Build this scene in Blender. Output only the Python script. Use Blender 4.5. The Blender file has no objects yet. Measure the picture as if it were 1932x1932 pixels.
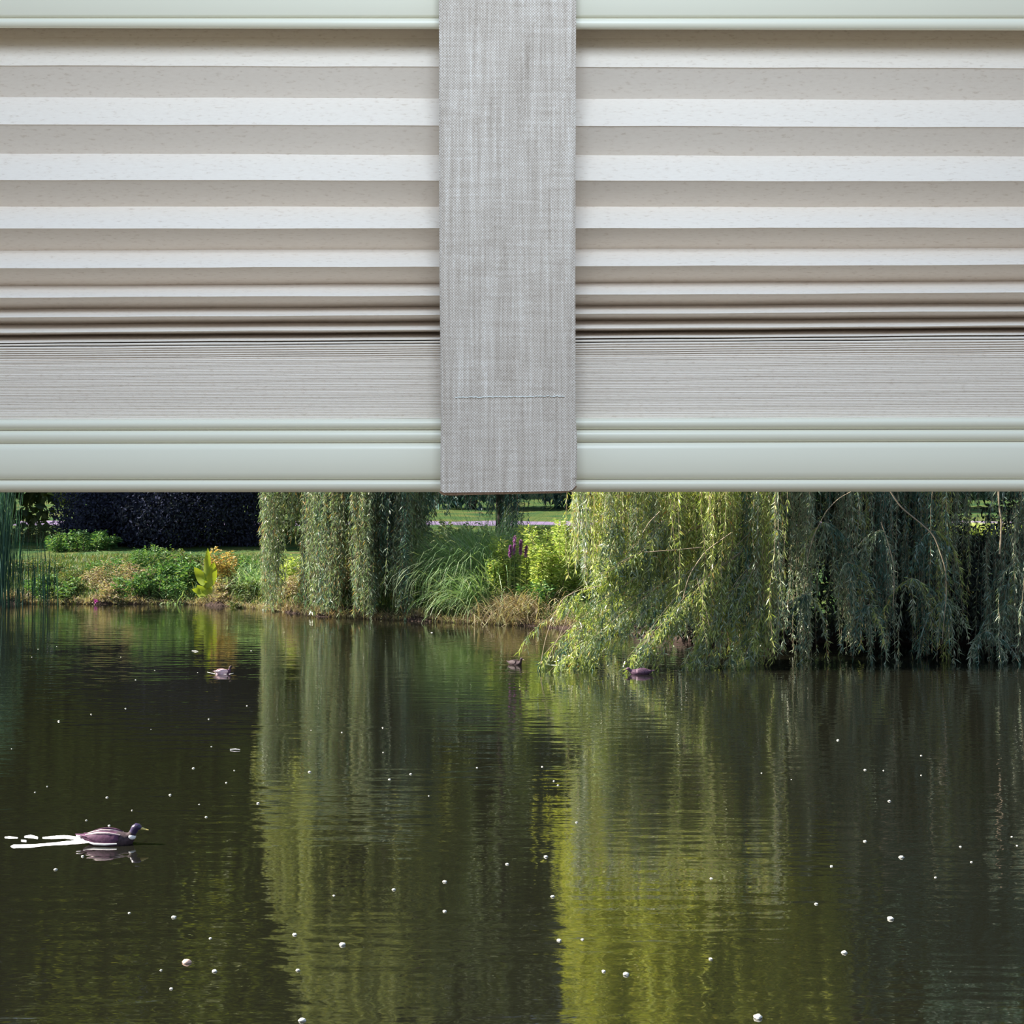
import bpy, math
import numpy as np
from mathutils import Vector

sc = bpy.context.scene
COL = sc.collection
F = 3000.0      # focal length in pixels of the 1932 px frame
CZ = 2.6        # eye height above the pond
CX = 966.0

# ------------------------------------------------------------------ camera, light, exposure
cam = bpy.data.objects.new('camera', bpy.data.cameras.new('camera'))
COL.objects.link(cam)
cam.location = (0, 0, CZ)
cam.rotation_euler = (math.radians(90), 0, 0)
cam.data.sensor_width = 36
cam.data.lens = 36 * F / 1932
cam.data.clip_start = 0.05
cam.data.clip_end = 600
sc.camera = cam

world = bpy.data.worlds.new('sky')
sc.world = world
world.use_nodes = True
bg = world.node_tree.nodes['Background']
_n = world.node_tree.nodes; _l = world.node_tree.links
_tc = _n.new('ShaderNodeTexCoord'); _sx = _n.new('ShaderNodeSeparateXYZ'); _rp = _n.new('ShaderNodeValToRGB')
_mr = _n.new('ShaderNodeMapRange'); _mr.inputs[1].default_value = -1; _mr.inputs[2].default_value = 1
_l.new(_tc.outputs['Generated'], _sx.inputs[0]); _l.new(_sx.outputs[2], _mr.inputs[0]); _l.new(_mr.outputs[0], _rp.inputs[0]); _l.new(_rp.outputs[0], bg.inputs[0])
_e = _rp.color_ramp.elements
_e[0].position = 0.0; _e[0].color = (.30, .22, .15, 1)          # warm ground below the horizon
_e[1].position = 1.0; _e[1].color = (.50, .70, 1.0, 1)
for _p, _c in [(.46, (.34, .27, .20, 1)), (.51, (.80, .86, .92, 1)), (.65, (.66, .80, 1.0, 1))]:
    _x = _e.new(_p); _x.color = _c
bg.inputs[1].default_value = 0.68

sun = bpy.data.objects.new('sun', bpy.data.lights.new('sun', 'SUN'))
COL.objects.link(sun)
sun.data.energy = 16
sun.data.color = (1.0, 0.93, 0.78)
sun.data.angle = math.radians(0.6)
sun.rotation_euler = Vector((-0.72, 0.07, 0.56)).to_track_quat('Z', 'Y').to_euler()

lamp = bpy.data.objects.new('ceiling_light', bpy.data.lights.new('ceiling_light', 'AREA'))  # added area light to brighten the blind; no fixture seen
COL.objects.link(lamp)
lamp.data.shape = 'SQUARE'
lamp.data.size = 0.35
lamp.data.energy = 4.9
lamp.data.color = (0.74, 0.87, 1.0)
lamp.location = (0, 0.41, 3.25)
lamp.rotation_euler = (Vector(lamp.location) - Vector((0, 1.1, 2.8))).to_track_quat('Z', 'Y').to_euler()

sc.view_settings.view_transform = 'Standard'
sc.view_settings.look = 'None'
sc.view_settings.exposure = 0.0
sc.view_settings.gamma = 1.0
sc.view_settings.use_curve_mapping = False
sc.cycles.max_bounces = 8
sc.cycles.diffuse_bounces = 4
sc.cycles.transparent_max_bounces = 4

# ------------------------------------------------------------------ helpers
def rng(s): return np.random.default_rng(s)

def P(px, py, d):
    return np.array([(px - CX) * d / F, d, CZ + (CX - py) * d / F])

def norm(v):
    return v / np.maximum(np.linalg.norm(v, axis=-1, keepdims=True), 1e-9)

def tag(o, label=None, cat=None, group=None, kind=None):
    if label: o['label'] = label
    if cat: o['category'] = cat
    if group: o['group'] = group
    if kind: o['kind'] = kind
    return o

def empty(name, loc, rz=0.0):
    o = bpy.data.objects.new(name, None)
    o.empty_display_size = 0.1
    COL.objects.link(o)
    o.location = loc
    o.rotation_euler = (0, 0, rz)
    return o

class MB:
    """collects quads, builds one mesh object"""
    def __init__(s): s.v = []; s.f = []; s.m = []; s.n = 0
    def add(s, v, f, m=0):
        v = np.asarray(v, float).reshape(-1, 3); f = np.asarray(f, int).reshape(-1, 4)
        if len(f) == 0: return
        s.v.append(v); s.f.append(f + s.n); s.m.append(np.full(len(f), m)); s.n += len(v)
    def build(s, name, mats, parent=None, smooth=False, origin=None):
        v = np.concatenate(s.v); f = np.concatenate(s.f); m = np.concatenate(s.m)
        if parent is not None and origin is None:
            v = v - np.array(parent.location)
        if origin is not None: v = v - np.array(origin)
        me = bpy.data.meshes.new(name)
        me.vertices.add(len(v)); me.vertices.foreach_set('co', v.astype(np.float32).ravel())
        me.loops.add(len(f) * 4); me.loops.foreach_set('vertex_index', f.astype(np.int32).ravel())
        me.polygons.add(len(f))
        me.polygons.foreach_set('loop_start', (np.arange(len(f)) * 4).astype(np.int32))
        if not isinstance(mats, (list, tuple)): mats = [mats]
        for x in mats: me.materials.append(x)
        me.polygons.foreach_set('material_index', m.astype(np.int32))
        me.polygons.foreach_set('use_smooth', np.full(len(f), smooth))
        me.update(calc_edges=True); me.validate()
        o = bpy.data.objects.new(name, me)
        COL.objects.link(o)
        if parent is not None: o.parent = parent
        if origin is not None: o.location = origin
        return o

def grid_faces(nu, nv, closed_v=False):
    """rings nu, each of nv verts"""
    i = np.arange(nu - 1)[:, None]
    j = np.arange(nv if closed_v else nv - 1)[None, :]
    j2 = (j + 1) % nv
    return np.stack([i * nv + j, i * nv + j2, (i + 1) * nv + j2, (i + 1) * nv + j], -1).reshape(-1, 4)

def tube(mb, path, rad, sides=6, m=0):
    path = np.asarray(path, float); k = len(path)
    rad = np.broadcast_to(np.asarray(rad, float), (k,))
    t = norm(np.gradient(path, axis=0))
    ref = np.array([0, 0, 1.0]) if abs(t[:, 2]).mean() < 0.8 else np.array([1.0, 0, 0])
    a = norm(np.cross(t, ref)); b = np.cross(t, a)
    th = np.linspace(0, 2 * math.pi, sides, endpoint=False)
    r = path[:, None] + rad[:, None, None] * (a[:, None] * np.cos(th)[None, :, None] + b[:, None] * np.sin(th)[None, :, None])
    mb.add(r, grid_faces(k, sides, True), m)

def leaves(mb, p, d, L, W, R, m=0):
    """one slim folded leaf (a quad) per point"""
    n = len(p)
    if n == 0: return
    L = np.broadcast_to(L, (n,))[:, None]; W = np.broadcast_to(W, (n,))[:, None]
    d = norm(d)
    s = norm(np.cross(d, norm(R.normal(size=(n, 3)))))
    up = np.cross(s, d)
    v = np.stack([p, p + d * L * 0.42 + s * W * .5 + up * W * .15, p + d * L - np.array([0, 0, 1.0]) * L * 0.12,
                  p + d * L * 0.42 - s * W * .5 + up * W * .15], 1)
    mb.add(v, np.arange(4 * n).reshape(n, 4), m)

def blades(mb, base, n, h, spread, droop, w, R, seg=5, az=None, m=0, basew=0.6, hvar=0.35):
    """arching grass blades: base (n,3) root points"""
    base = np.asarray(base, float)
    if base.ndim == 1: base = np.repeat(base[None], n, 0)
    n = len(base)
    if az is None: az = R.uniform(0, 2 * math.pi, n)
    L = h * (1 - hvar + 2 * hvar * R.random(n))
    lean = spread * (0.3 + R.random(n)); dr = droop * (0.5 + R.random(n))
    t = np.linspace(0, 1, seg)
    ang = lean[:, None] + dr[:, None] * t[None] ** 1.5 * 1.6      # angle from vertical
    st = L[:, None] / (seg - 1)
    hx = np.concatenate([np.zeros((n, 1)), np.cumsum(np.sin(ang[:, :-1]) * st, 1)], 1)
    hz = np.concatenate([np.zeros((n, 1)), np.cumsum(np.cos(ang[:, :-1]) * st, 1)], 1)
    dirx = np.stack([np.cos(az), np.sin(az)], 1)
    pts = np.zeros((n, seg, 3))
    pts[..., :2] = base[:, None, :2] + dirx[:, None] * hx[..., None]
    pts[..., 2] = base[:, None, 2] + hz
    tw = az + R.normal(size=n) * 0.9
    side = np.stack([-np.sin(tw), np.cos(tw), np.zeros(n)], 1)
    ww = w * (basew + (1 - basew) * np.sin(t * math.pi)) * (1 - t ** 3 * 0.95)
    off = side[:, None] * (ww[None, :, None] * .5)
    v = np.stack([pts - off, pts + off], 2).reshape(n, seg * 2, 3)
    f0 = np.array([[2 * i, 2 * i + 1, 2 * i + 3, 2 * i + 2] for i in range(seg - 1)])
    f = f0[None] + (np.arange(n) * seg * 2)[:, None, None]
    mb.add(v, f, m)

def ell(mb, c, r, nu=8, nv=10, m=0, jit=0, R=None):
    u = np.linspace(0.02, math.pi - .02, nu); v = np.linspace(0, 2 * math.pi, nv, endpoint=False)
    p = np.stack([np.sin(u)[:, None] * np.cos(v)[None], np.sin(u)[:, None] * np.sin(v)[None], np.repeat(np.cos(u)[:, None], nv, 1)], -1)
    if jit: p = p * (1 + jit * R.normal(size=(nu, nv, 1)))
    mb.add(np.asarray(c) + p * np.asarray(r), grid_faces(nu, nv, True), m)

# ------------------------------------------------------------------ materials
def newmat(name):
    m = bpy.data.materials.new(name); m.use_nodes = True
    nt = m.node_tree; nt.nodes.clear()
    return m, nt, nt.nodes, nt.links

def ramp(nodes, stops):
    r = nodes.new('ShaderNodeValToRGB'); e = r.color_ramp.elements
    while len(e) > 1: e.remove(e[-1])
    e[0].position = stops[0][0]; e[0].color = (*stops[0][1], 1)
    for p, c in stops[1:]:
        x = e.new(p); x.color = (*c, 1)
    return r

def leafmat(name, stops, trans=0.4, rough=0.55, spec=0.35, tint=(1.15, 1.1, .55)):
    m, nt, N, Lk = newmat(name)
    out = N.new('ShaderNodeOutputMaterial'); pr = N.new('ShaderNodeBsdfPrincipled')
    tr = N.new('ShaderNodeBsdfTranslucent'); mx = N.new('ShaderNodeMixShader')
    geo = N.new('ShaderNodeNewGeometry'); rp = ramp(N, stops)
    Lk.new(geo.outputs['Random Per Island'], rp.inputs[0])
    pr.inputs['Roughness'].default_value = rough
    pr.inputs['Specular IOR Level'].default_value = spec
    Lk.new(rp.outputs[0], pr.inputs['Base Color'])
    mul = N.new('ShaderNodeMix'); mul.data_type = 'RGBA'; mul.blend_type = 'MULTIPLY'; mul.inputs[0].default_value = 1
    Lk.new(rp.outputs[0], mul.inputs[6]); mul.inputs[7].default_value = (*tint, 1)
    Lk.new(mul.outputs[2], tr.inputs[0])
    mx.inputs[0].default_value = trans
    Lk.new(pr.outputs[0], mx.inputs[1]); Lk.new(tr.outputs[0], mx.inputs[2]); Lk.new(mx.outputs[0], out.inputs[0])
    return m

def flat(name, col, rough=0.7, spec=0.3, noise=None):
    """principled colour with an optional (scale, strength, stretch) mottling"""
    m, nt, N, Lk = newmat(name)
    out = N.new('ShaderNodeOutputMaterial'); pr = N.new('ShaderNodeBsdfPrincipled')
    pr.inputs['Base Color'].default_value = (*col, 1); pr.inputs['Roughness'].default_value = rough
    pr.inputs['Specular IOR Level'].default_value = spec
    Lk.new(pr.outputs[0], out.inputs[0])
    if noise:
        sc_, st, stretch = noise
        tc = N.new('ShaderNodeTexCoord'); mp = N.new('ShaderNodeMapping'); mp.inputs['Scale'].default_value = stretch
        no = N.new('ShaderNodeTexNoise'); no.inputs['Scale'].default_value = sc_; no.inputs['Detail'].default_value = 4
        rp = ramp(N, [(0.3, tuple(c * (1 - st) for c in col)), (0.7, tuple(min(1, c * (1 + st)) for c in col))])
        Lk.new(tc.outputs['Object'], mp.inputs[0]); Lk.new(mp.outputs[0], no.inputs[0])
        Lk.new(no.outputs['Fac'], rp.inputs[0]); Lk.new(rp.outputs[0], pr.inputs['Base Color'])
        bp = N.new('ShaderNodeBump'); bp.inputs['Strength'].default_value = 0.3; bp.inputs['Distance'].default_value = 0.2 / sc_
        Lk.new(no.outputs['Fac'], bp.inputs['Height']); Lk.new(bp.outputs[0], pr.inputs['Normal'])
    return m

M = {}
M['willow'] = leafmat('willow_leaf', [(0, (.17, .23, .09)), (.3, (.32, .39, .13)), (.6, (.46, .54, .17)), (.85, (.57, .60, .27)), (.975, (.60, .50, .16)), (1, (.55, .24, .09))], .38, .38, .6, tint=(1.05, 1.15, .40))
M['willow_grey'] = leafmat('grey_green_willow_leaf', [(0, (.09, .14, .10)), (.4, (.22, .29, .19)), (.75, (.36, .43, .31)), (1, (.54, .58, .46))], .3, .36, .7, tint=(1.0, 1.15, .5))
M['willow_blue_shade'] = leafmat('blue_green_shade_leaf', [(0, (.03, .07, .05)), (.5, (.07, .16, .12)), (.85, (.16, .27, .22)), (1, (.34, .42, .38))], .2, .45, .5, tint=(.9, 1.15, .7))  # dark blue-green tone, used most at right to stand in for shade
M['willow_far'] = leafmat('grey_willow_leaf', [(0, (.13, .22, .17)), (.35, (.24, .31, .18)), (.7, (.31, .34, .20)), (.86, (.20, .29, .24)), (.93, (.40, .30, .16)), (1, (.46, .27, .10))], .35, tint=(1.0, 1.1, .5))
M['crown'] = leafmat('crown_leaf', [(0, (.30, .38, .08)), (.5, (.50, .56, .10)), (1, (.64, .62, .17))], .45)
M['greycrown'] = leafmat('grey_crown_leaf', [(0, (.20, .26, .12)), (.5, (.34, .40, .15)), (1, (.46, .46, .18))], .4)
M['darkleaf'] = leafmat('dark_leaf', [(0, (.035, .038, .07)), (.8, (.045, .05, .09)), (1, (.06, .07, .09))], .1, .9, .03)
M['innershade'] = leafmat('shade_willow_leaf', [(0, (.05, .06, .06)), (.7, (.08, .10, .09)), (1, (.12, .15, .10))], .15, .7, .15)  # willow leaf darkened to carry the interior's shade
M['midleaf'] = leafmat('mid_green_leaf', [(0, (.12, .18, .03)), (.5, (.22, .28, .04)), (1, (.32, .36, .07))], .3)
M['treeleaf'] = leafmat('tree_leaf', [(0, (.05, .09, .045)), (.5, (.09, .13, .045)), (1, (.14, .17, .05))], .25)
M['hedgeleaf'] = leafmat('hedge_leaf', [(0, (.02, .05, .07)), (.5, (.04, .10, .11)), (1, (.08, .16, .12))], .2)
M['grass'] = leafmat('grass_blade', [(0, (.04, .11, .04)), (.5, (.10, .17, .05)), (.85, (.20, .21, .08)), (1, (.26, .19, .12))], .35)
M['sedge'] = leafmat('sedge_blade', [(0, (.18, .34, .16)), (.45, (.28, .46, .20)), (.8, (.42, .55, .30)), (1, (.55, .62, .5))], .35, .4, .6)
M['drysedge'] = leafmat('dry_sedge_blade', [(0, (.22, .16, .12)), (.5, (.38, .30, .22)), (1, (.42, .45, .25))], .3)
M['herb'] = leafmat('herb_leaf', [(0, (.04, .13, .05)), (.5, (.10, .22, .07)), (1, (.22, .34, .10))], .35)
M['limeherb'] = leafmat('lime_herb_leaf', [(0, (.26, .40, .10)), (.5, (.42, .54, .16)), (.9, (.56, .62, .24)), (1, (.5, .45, .3))], .4)
M['paddle'] = leafmat('paddle_leaf', [(0, (.20, .36, .05)), (.6, (.34, .44, .05)), (1, (.46, .46, .06))], .45)
M['orange'] = leafmat('orange_leaf', [(0, (.42, .34, .12)), (.6, (.55, .36, .14)), (1, (.32, .34, .16))], .35)
M['reed'] = leafmat('reed_blade', [(0, (.02, .07, .065)), (.6, (.045, .13, .11)), (1, (.12, .22, .16))], .3)
M['purple'] = leafmat('purple_floret', [(0, (.26, .09, .28)), (1, (.42, .20, .42))], .3, tint=(1, .7, 1))
M['pink'] = flat('pink_petal', (.65, .12, .45))
M['root'] = flat('root', (.10, .055, .05), .8)
M['bark'] = flat('bark', (.045, .035, .035), .9, .2, (6, .5, (1, 1, .25)))
M['twig'] = flat('willow_twig', (.34, .27, .19), .6)
M['darktwig'] = flat('dark_twig', (.14, .10, .08), .7)
M['log'] = flat('fallen_log', (.30, .28, .36), .8, .2, (8, .4, (1, 1, 1)))
M['path'] = flat('path_gravel', (.20, .155, .27), .9, .1, (3, .15, (1, 1, 1)))

def lawnmat():
    m, nt, N, Lk = newmat('lawn')
    out = N.new('ShaderNodeOutputMaterial'); pr = N.new('ShaderNodeBsdfPrincipled'); pr.inputs['Roughness'].default_value = .95
    pr.inputs['Specular IOR Level'].default_value = .1
    geo = N.new('ShaderNodeNewGeometry'); sx = N.new('ShaderNodeSeparateXYZ'); Lk.new(geo.outputs['Position'], sx.inputs[0])
    n1 = N.new('ShaderNodeTexNoise'); n1.inputs['Scale'].default_value = .45; n1.inputs['Detail'].default_value = 8; n1.inputs['Roughness'].default_value = .7
    Lk.new(geo.outputs['Position'], n1.inputs[0])
    rp = ramp(N, [(.32, (.02, .06, .03)), (.47, (.05, .10, .03)), (.58, (.10, .12, .035)), (.70, (.13, .10, .06))])
    Lk.new(n1.outputs['Fac'], rp.inputs[0])
    # bare soil close to and below the waterline
    mr = N.new('ShaderNodeMapRange'); mr.inputs[1].default_value = .16; mr.inputs[2].default_value = .42
    Lk.new(sx.outputs[2], mr.inputs[0])
    mix = N.new('ShaderNodeMix'); mix.data_type = 'RGBA'; mix.inputs[6].default_value = (.055, .038, .034, 1)
    Lk.new(mr.outputs[0], mix.inputs[0]); Lk.new(rp.outputs[0], mix.inputs[7]); Lk.new(mix.outputs[2], pr.inputs['Base Color'])
    n2 = N.new('ShaderNodeTexNoise'); n2.inputs['Scale'].default_value = 9; n2.inputs['Detail'].default_value = 5
    Lk.new(geo.outputs['Position'], n2.inputs[0])
    b = N.new('ShaderNodeBump'); b.inputs['Distance'].default_value = .15; b.inputs['Strength'].default_value = .9
    Lk.new(n2.outputs['Fac'], b.inputs['Height']); Lk.new(b.outputs[0], pr.inputs['Normal']); Lk.new(pr.outputs[0], out.inputs[0])
    return m
M['lawn'] = lawnmat()

def watermat():
    m, nt, N, Lk = newmat('pond_water')
    out = N.new('ShaderNodeOutputMaterial'); pr = N.new('ShaderNodeBsdfPrincipled')
    pr.inputs['Base Color'].default_value = (.009, .009, .006, 1)
    pr.inputs['Roughness'].default_value = .03; pr.inputs['IOR'].default_value = 1.7
    pr.inputs['Specular IOR Level'].default_value = .5
    geo = N.new('ShaderNodeNewGeometry')
    def nz(scale, sx, sy, det):
        mp = N.new('ShaderNodeMapping'); mp.inputs['Scale'].default_value = (sx, sy, 1)
        Lk.new(geo.outputs['Position'], mp.inputs[0])
        n = N.new('ShaderNodeTexNoise'); n.inputs['Scale'].default_value = scale; n.inputs['Detail'].default_value = det
        n.inputs['Roughness'].default_value = .5
        Lk.new(mp.outputs[0], n.inputs[0]); return n
    a = nz(4.2, .30, 1, 1.5); b = nz(14, .4, 1, 1.0); c = nz(.35, .6, 1.4, 1)
    cr = N.new('ShaderNodeMapRange'); cr.inputs[1].default_value = .38; cr.inputs[2].default_value = .62
    cr.inputs[3].default_value = .45; cr.inputs[4].default_value = 1.15
    Lk.new(c.outputs['Fac'], cr.inputs[0])
    mul = N.new('ShaderNodeMath'); mul.operation = 'MULTIPLY_ADD'; mul.inputs[1].default_value = .16
    Lk.new(b.outputs['Fac'], mul.inputs[0]); Lk.new(a.outputs['Fac'], mul.inputs[2])
    bp = N.new('ShaderNodeBump'); bp.inputs['Distance'].default_value = .0085
    Lk.new(mul.outputs[0], bp.inputs['Height']); Lk.new(cr.outputs[0], bp.inputs['Strength'])
    Lk.new(bp.outputs[0], pr.inputs['Normal']); Lk.new(pr.outputs[0], out.inputs[0])
    return m
M['water'] = watermat()

def fabricmat():
    m, nt, N, Lk = newmat('pleated_paper')
    out = N.new('ShaderNodeOutputMaterial'); pr = N.new('ShaderNodeBsdfPrincipled')
    pr.inputs['Roughness'].default_value = .85; pr.inputs['Specular IOR Level'].default_value = .15
    geo = N.new('ShaderNodeNewGeometry')
    mp = N.new('ShaderNodeMapping'); mp.inputs['Scale'].default_value = (.35, 1, 1); Lk.new(geo.outputs['Position'], mp.inputs[0])
    n = N.new('ShaderNodeTexNoise'); n.inputs['Scale'].default_value = 620; n.inputs['Detail'].default_value = 3; Lk.new(mp.outputs[0], n.inputs[0])
    rp = ramp(N, [(.26, (.72, .63, .54)), (.40, (.845, .765, .68)), (.75, (.875, .80, .715))])
    Lk.new(n.outputs['Fac'], rp.inputs[0]); Lk.new(rp.outputs[0], pr.inputs['Base Color'])
    b = N.new('ShaderNodeBump'); b.inputs['Distance'].default_value = .0003; b.inputs['Strength'].default_value = .25
    Lk.new(n.outputs['Fac'], b.inputs['Height']); Lk.new(b.outputs[0], pr.inputs['Normal']); Lk.new(pr.outputs[0], out.inputs[0])
    return m
M['pleat'] = fabricmat()
M['rail'] = flat('painted_rail', (.82, .80, .665), .33, .5)

def linenmat():
    m, nt, N, Lk = newmat('linen')
    out = N.new('ShaderNodeOutputMaterial'); pr = N.new('ShaderNodeBsdfPrincipled')
    pr.inputs['Roughness'].default_value = .9; pr.inputs['Specular IOR Level'].default_value = .1
    tc = N.new('ShaderNodeTexCoord')
    sx = N.new('ShaderNodeSeparateXYZ')
    wob = N.new('ShaderNodeTexNoise'); wob.inputs['Scale'].default_value = 60; wob.inputs['Detail'].default_value = 2
    Lk.new(tc.outputs['Object'], wob.inputs[0])
    vm = N.new('ShaderNodeVectorMath'); vm.operation = 'SCALE'; vm.inputs['Scale'].default_value = .0016
    Lk.new(wob.outputs['Color'], vm.inputs[0])
    va = N.new('ShaderNodeVectorMath'); va.operation = 'ADD'; Lk.new(tc.outputs['Object'], va.inputs[0]); Lk.new(vm.outputs[0], va.inputs[1])
    Lk.new(va.outputs[0], sx.inputs[0])
    k = 2 * math.pi / .0019
    def sn(sock):
        a = N.new('ShaderNodeMath'); a.operation = 'MULTIPLY'; a.inputs[1].default_value = k; Lk.new(sock, a.inputs[0])
        b = N.new('ShaderNodeMath'); b.operation = 'SINE'; Lk.new(a.outputs[0], b.inputs[0]); return b
    pm = N.new('ShaderNodeMath'); pm.operation = 'MULTIPLY'; Lk.new(sn(sx.outputs[0]).outputs[0], pm.inputs[0]); Lk.new(sn(sx.outputs[2]).outputs[0], pm.inputs[1])
    def streak(s, scx, scz, det=3):
        mp = N.new('ShaderNodeMapping'); mp.inputs['Scale'].default_value = (scx, 1, scz); Lk.new(tc.outputs['Object'], mp.inputs[0])
        n = N.new('ShaderNodeTexNoise'); n.inputs['Scale'].default_value = s; n.inputs['Detail'].default_value = det; Lk.new(mp.outputs[0], n.inputs[0]); return n
    v = streak(520, 1, .03); h = streak(420, .06, 1); big = streak(60, 1, .25, 2)
    def madd(x, f, y=None, c=0):
        a = N.new('ShaderNodeMath'); a.operation = 'MULTIPLY_ADD'; a.inputs[1].default_value = f
        Lk.new(x, a.inputs[0])
        if y is not None: Lk.new(y, a.inputs[2])
        else: a.inputs[2].default_value = c
        return a.outputs[0]
    s1 = madd(v.outputs['Fac'], .46, None, .10)
    s2 = madd(h.outputs['Fac'], .25, s1)
    s3 = madd(big.outputs['Fac'], .16, s2)
    gr = streak(900, 1, 1, 2)
    s3 = madd(gr.outputs['Fac'], .34, s3)
    s4 = madd(pm.outputs[0], .19, s3)
    rp = ramp(N, [(.36, (.27, .22, .175)), (.62, (.50, .435, .375)), (.82, (.69, .62, .55)), (.999, (.95, .92, .87))])
    Lk.new(s4, rp.inputs[0]); Lk.new(rp.outputs[0], pr.inputs['Base Color'])
    b = N.new('ShaderNodeBump'); b.inputs['Distance'].default_value = .0004; b.inputs['Strength'].default_value = .7
    Lk.new(s4, b.inputs['Height']); Lk.new(b.outputs[0], pr.inputs['Normal']); Lk.new(pr.outputs[0], out.inputs[0])
    return m
M['linen'] = linenmat()
M['seam'] = flat('brown_hem_thread', (.42, .30, .23), .9, .1, (900, .35, (1, 1, 1)))
M['thread'] = flat('white_thread', (.82, .86, .84), .7)
M['plaster'] = flat('plaster', (.75, .73, .69), .9)

# ------------------------------------------------------------------ ground, water, path
_e = [(-900, 47), (-400, 46), (0, 45), (350, 44.8), (420, 44), (500, 42.3), (600, 39.6), (780, 38), (1000, 36.3), (1060, 35.5), (1150, 34), (1300, 32), (1932, 31), (2600, 31), (4000, 33)]
_ex = np.array([(p - CX) * d / F for p, d in _e]); _ed = np.array([d for p, d in _e])
def edge(x): return np.interp(x, _ex, _ed)
def gz(x, y):
    x = np.asarray(x, float); y = np.asarray(y, float)
    s = y - edge(x) + .18 * np.sin(x * 2.1) + .1 * np.sin(x * 5.3 + 1)
    near = np.interp(s, [-6, -.5, 0, .3, 1.2, 5], [-2.2, -.4, -.06, .16, .42, .80])
    za = np.interp(y, [30, 45, 60, 78, 85, 100, 130, 200], [.4, .75, 1.45, 1.82, 2.10, 2.85, 4.4, 6.5])
    t = np.clip((s - 3) / 9, 0, 1); t = t * t * (3 - 2 * t)
    return near * (1 - t) + za * t + .03 * np.sin(x * 1.3 + y * .7) * np.clip(s, 0, 1)
def G(px, d, dz=0.0):
    x = (px - CX) * d / F
    return np.array([x, d, float(gz(x, d)) + dz])

ys = np.concatenate([np.arange(27, 50, .3), np.arange(50, 90, 1.0), np.arange(90, 201, 5)])
xs = np.concatenate([np.arange(-70, -18, 2), np.arange(-18, 14, .3), np.arange(14, 71, 2)])
X, Y = np.meshgrid(xs, ys)
mb = MB(); mb.add(np.stack([X, Y, gz(X, Y)], -1), grid_faces(len(ys), len(xs)))
tag(mb.build('lawn_bank', M['lawn'], smooth=True), 'grassy bank rising behind the pond with bare brown edge', 'bank', kind='structure')

mb = MB(); mb.add([(-80, -4, 0), (80, -4, 0), (80, 52, 0), (-80, 52, 0)], [(0, 1, 2, 3)])
tag(mb.build('pond_water', M['water']), 'dark rippled pond water reflecting the willows', 'pond', kind='structure')

xs = np.arange(-60, 61, 1.0); yy = np.array([80.5, 80.8, 82.4, 84.2, 84.5])
X, Y = np.meshgrid(xs, yy); Z = gz(X, Y) + np.array([-.05, .05, .07, .05, -.05])[:, None]
mb = MB(); mb.add(np.stack([X, Y, Z], -1), grid_faces(5, len(xs)))
tag(mb.build('gravel_path', M['path'], smooth=True), 'pale lavender path crossing the lawn behind the willows', 'path', kind='structure')

# ------------------------------------------------------------------ blind
D0 = 1.111
XL, XR = -1.05, 1.05
def yl(a, b, x, d):      # the line that passes pixel rows a (left frame edge) and b (right)
    px = x * F / d + CX
    return a + (b - a) * px / 1932.0
def zrow(a, b, x, d): return CZ + (CX - yl(a, b, x, d)) * d / F

fr = [(123.4, 128.8), (234.4, 240), (339.5, 342), (431.4, 429.4), (506, 499.4), (561.5, 552), (599, 587), (627.3, 614), (646.3, 631.4)]
va = [(70, 74), (183.2, 189), (289.7, 295.4), (389.7, 390.5), (472.5, 467.8), (539.2, 530), (583.4, 572.3), (612, 600), (634, 620)]
blind = empty('pleated_blind', (0, D0, CZ - .0))
tag(blind, 'cream pleated blind half drawn with pale green rails, hanging over the pond view', 'blind')
prof = [(20, 24, 1.136), (48, 52, D0 + .0125)]            # (rowL, rowR, depth)
Lf = .0235
for i in range(len(fr)):
    h = abs(fr[i][0] - va[i][0]) / 2700
    dep = math.sqrt(max(Lf ** 2 - h * h, .004 ** 2))
    prof.append((*va[i], D0 + dep)); 
    # softly rounded front fold
    prof.append((fr[i][0] - 1.2, fr[i][1] - 1.2, D0 + .0006)); prof.append((*fr[i], D0)); prof.append((fr[i][0] + .9, fr[i][1] + .9, D0 + .0007))
# pressed stack of folds
n = 46
a0, b0, a1, b1 = 648.6, 633.8, 791.5, 788.0
w = np.array([2.0 if i < 2 else (1.45 if i < 7 else 1.0) for i in range(n)]); c = np.concatenate([[0], np.cumsum(w)]) / w.sum()
R = rng(5)
for i in range(n):
    la, lb = a0 + (a1 - a0) * c[i], b0 + (b1 - b0) * c[i]
    ha, hb = (a1 - a0) * (c[i + 1] - c[i]), (b1 - b0) * (c[i + 1] - c[i])
    back = D0 + (.020 if i < 2 else (.0020 if i < 7 else .0007))
    off = R.uniform(-.00015, .00015)
    prof.append((la, lb, back))
    q_ = .0006 if i < 7 else .0002
    prof.append((la + ha * .14, lb + hb * .14, D0 + q_ + off))
    prof.append((la + ha * .5, lb + hb * .5, D0 + off))
    prof.append((la + ha * .86, lb + hb * .86, D0 + q_ + off))
prof.append((a1, b1, D0 + .01))
bx = np.linspace(XL, XR, 61)
V = []
for (a, b, d) in prof:
    wob = .00012 * np.sin(bx * 23 + a * .37) + .00010 * np.sin(bx * 61 + a * .11)
    V.append(np.stack([bx, np.full_like(bx, d), zrow(a, b, bx, d) + wob], -1))
mb = MB(); mb.add(np.array(V)[::-1], grid_faces(len(prof), len(bx)))
o = mb.build('pleated_fabric', M['pleat'], blind); o['label'] = 'cream pleated fabric gathered into a tight stack at the bottom'

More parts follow.
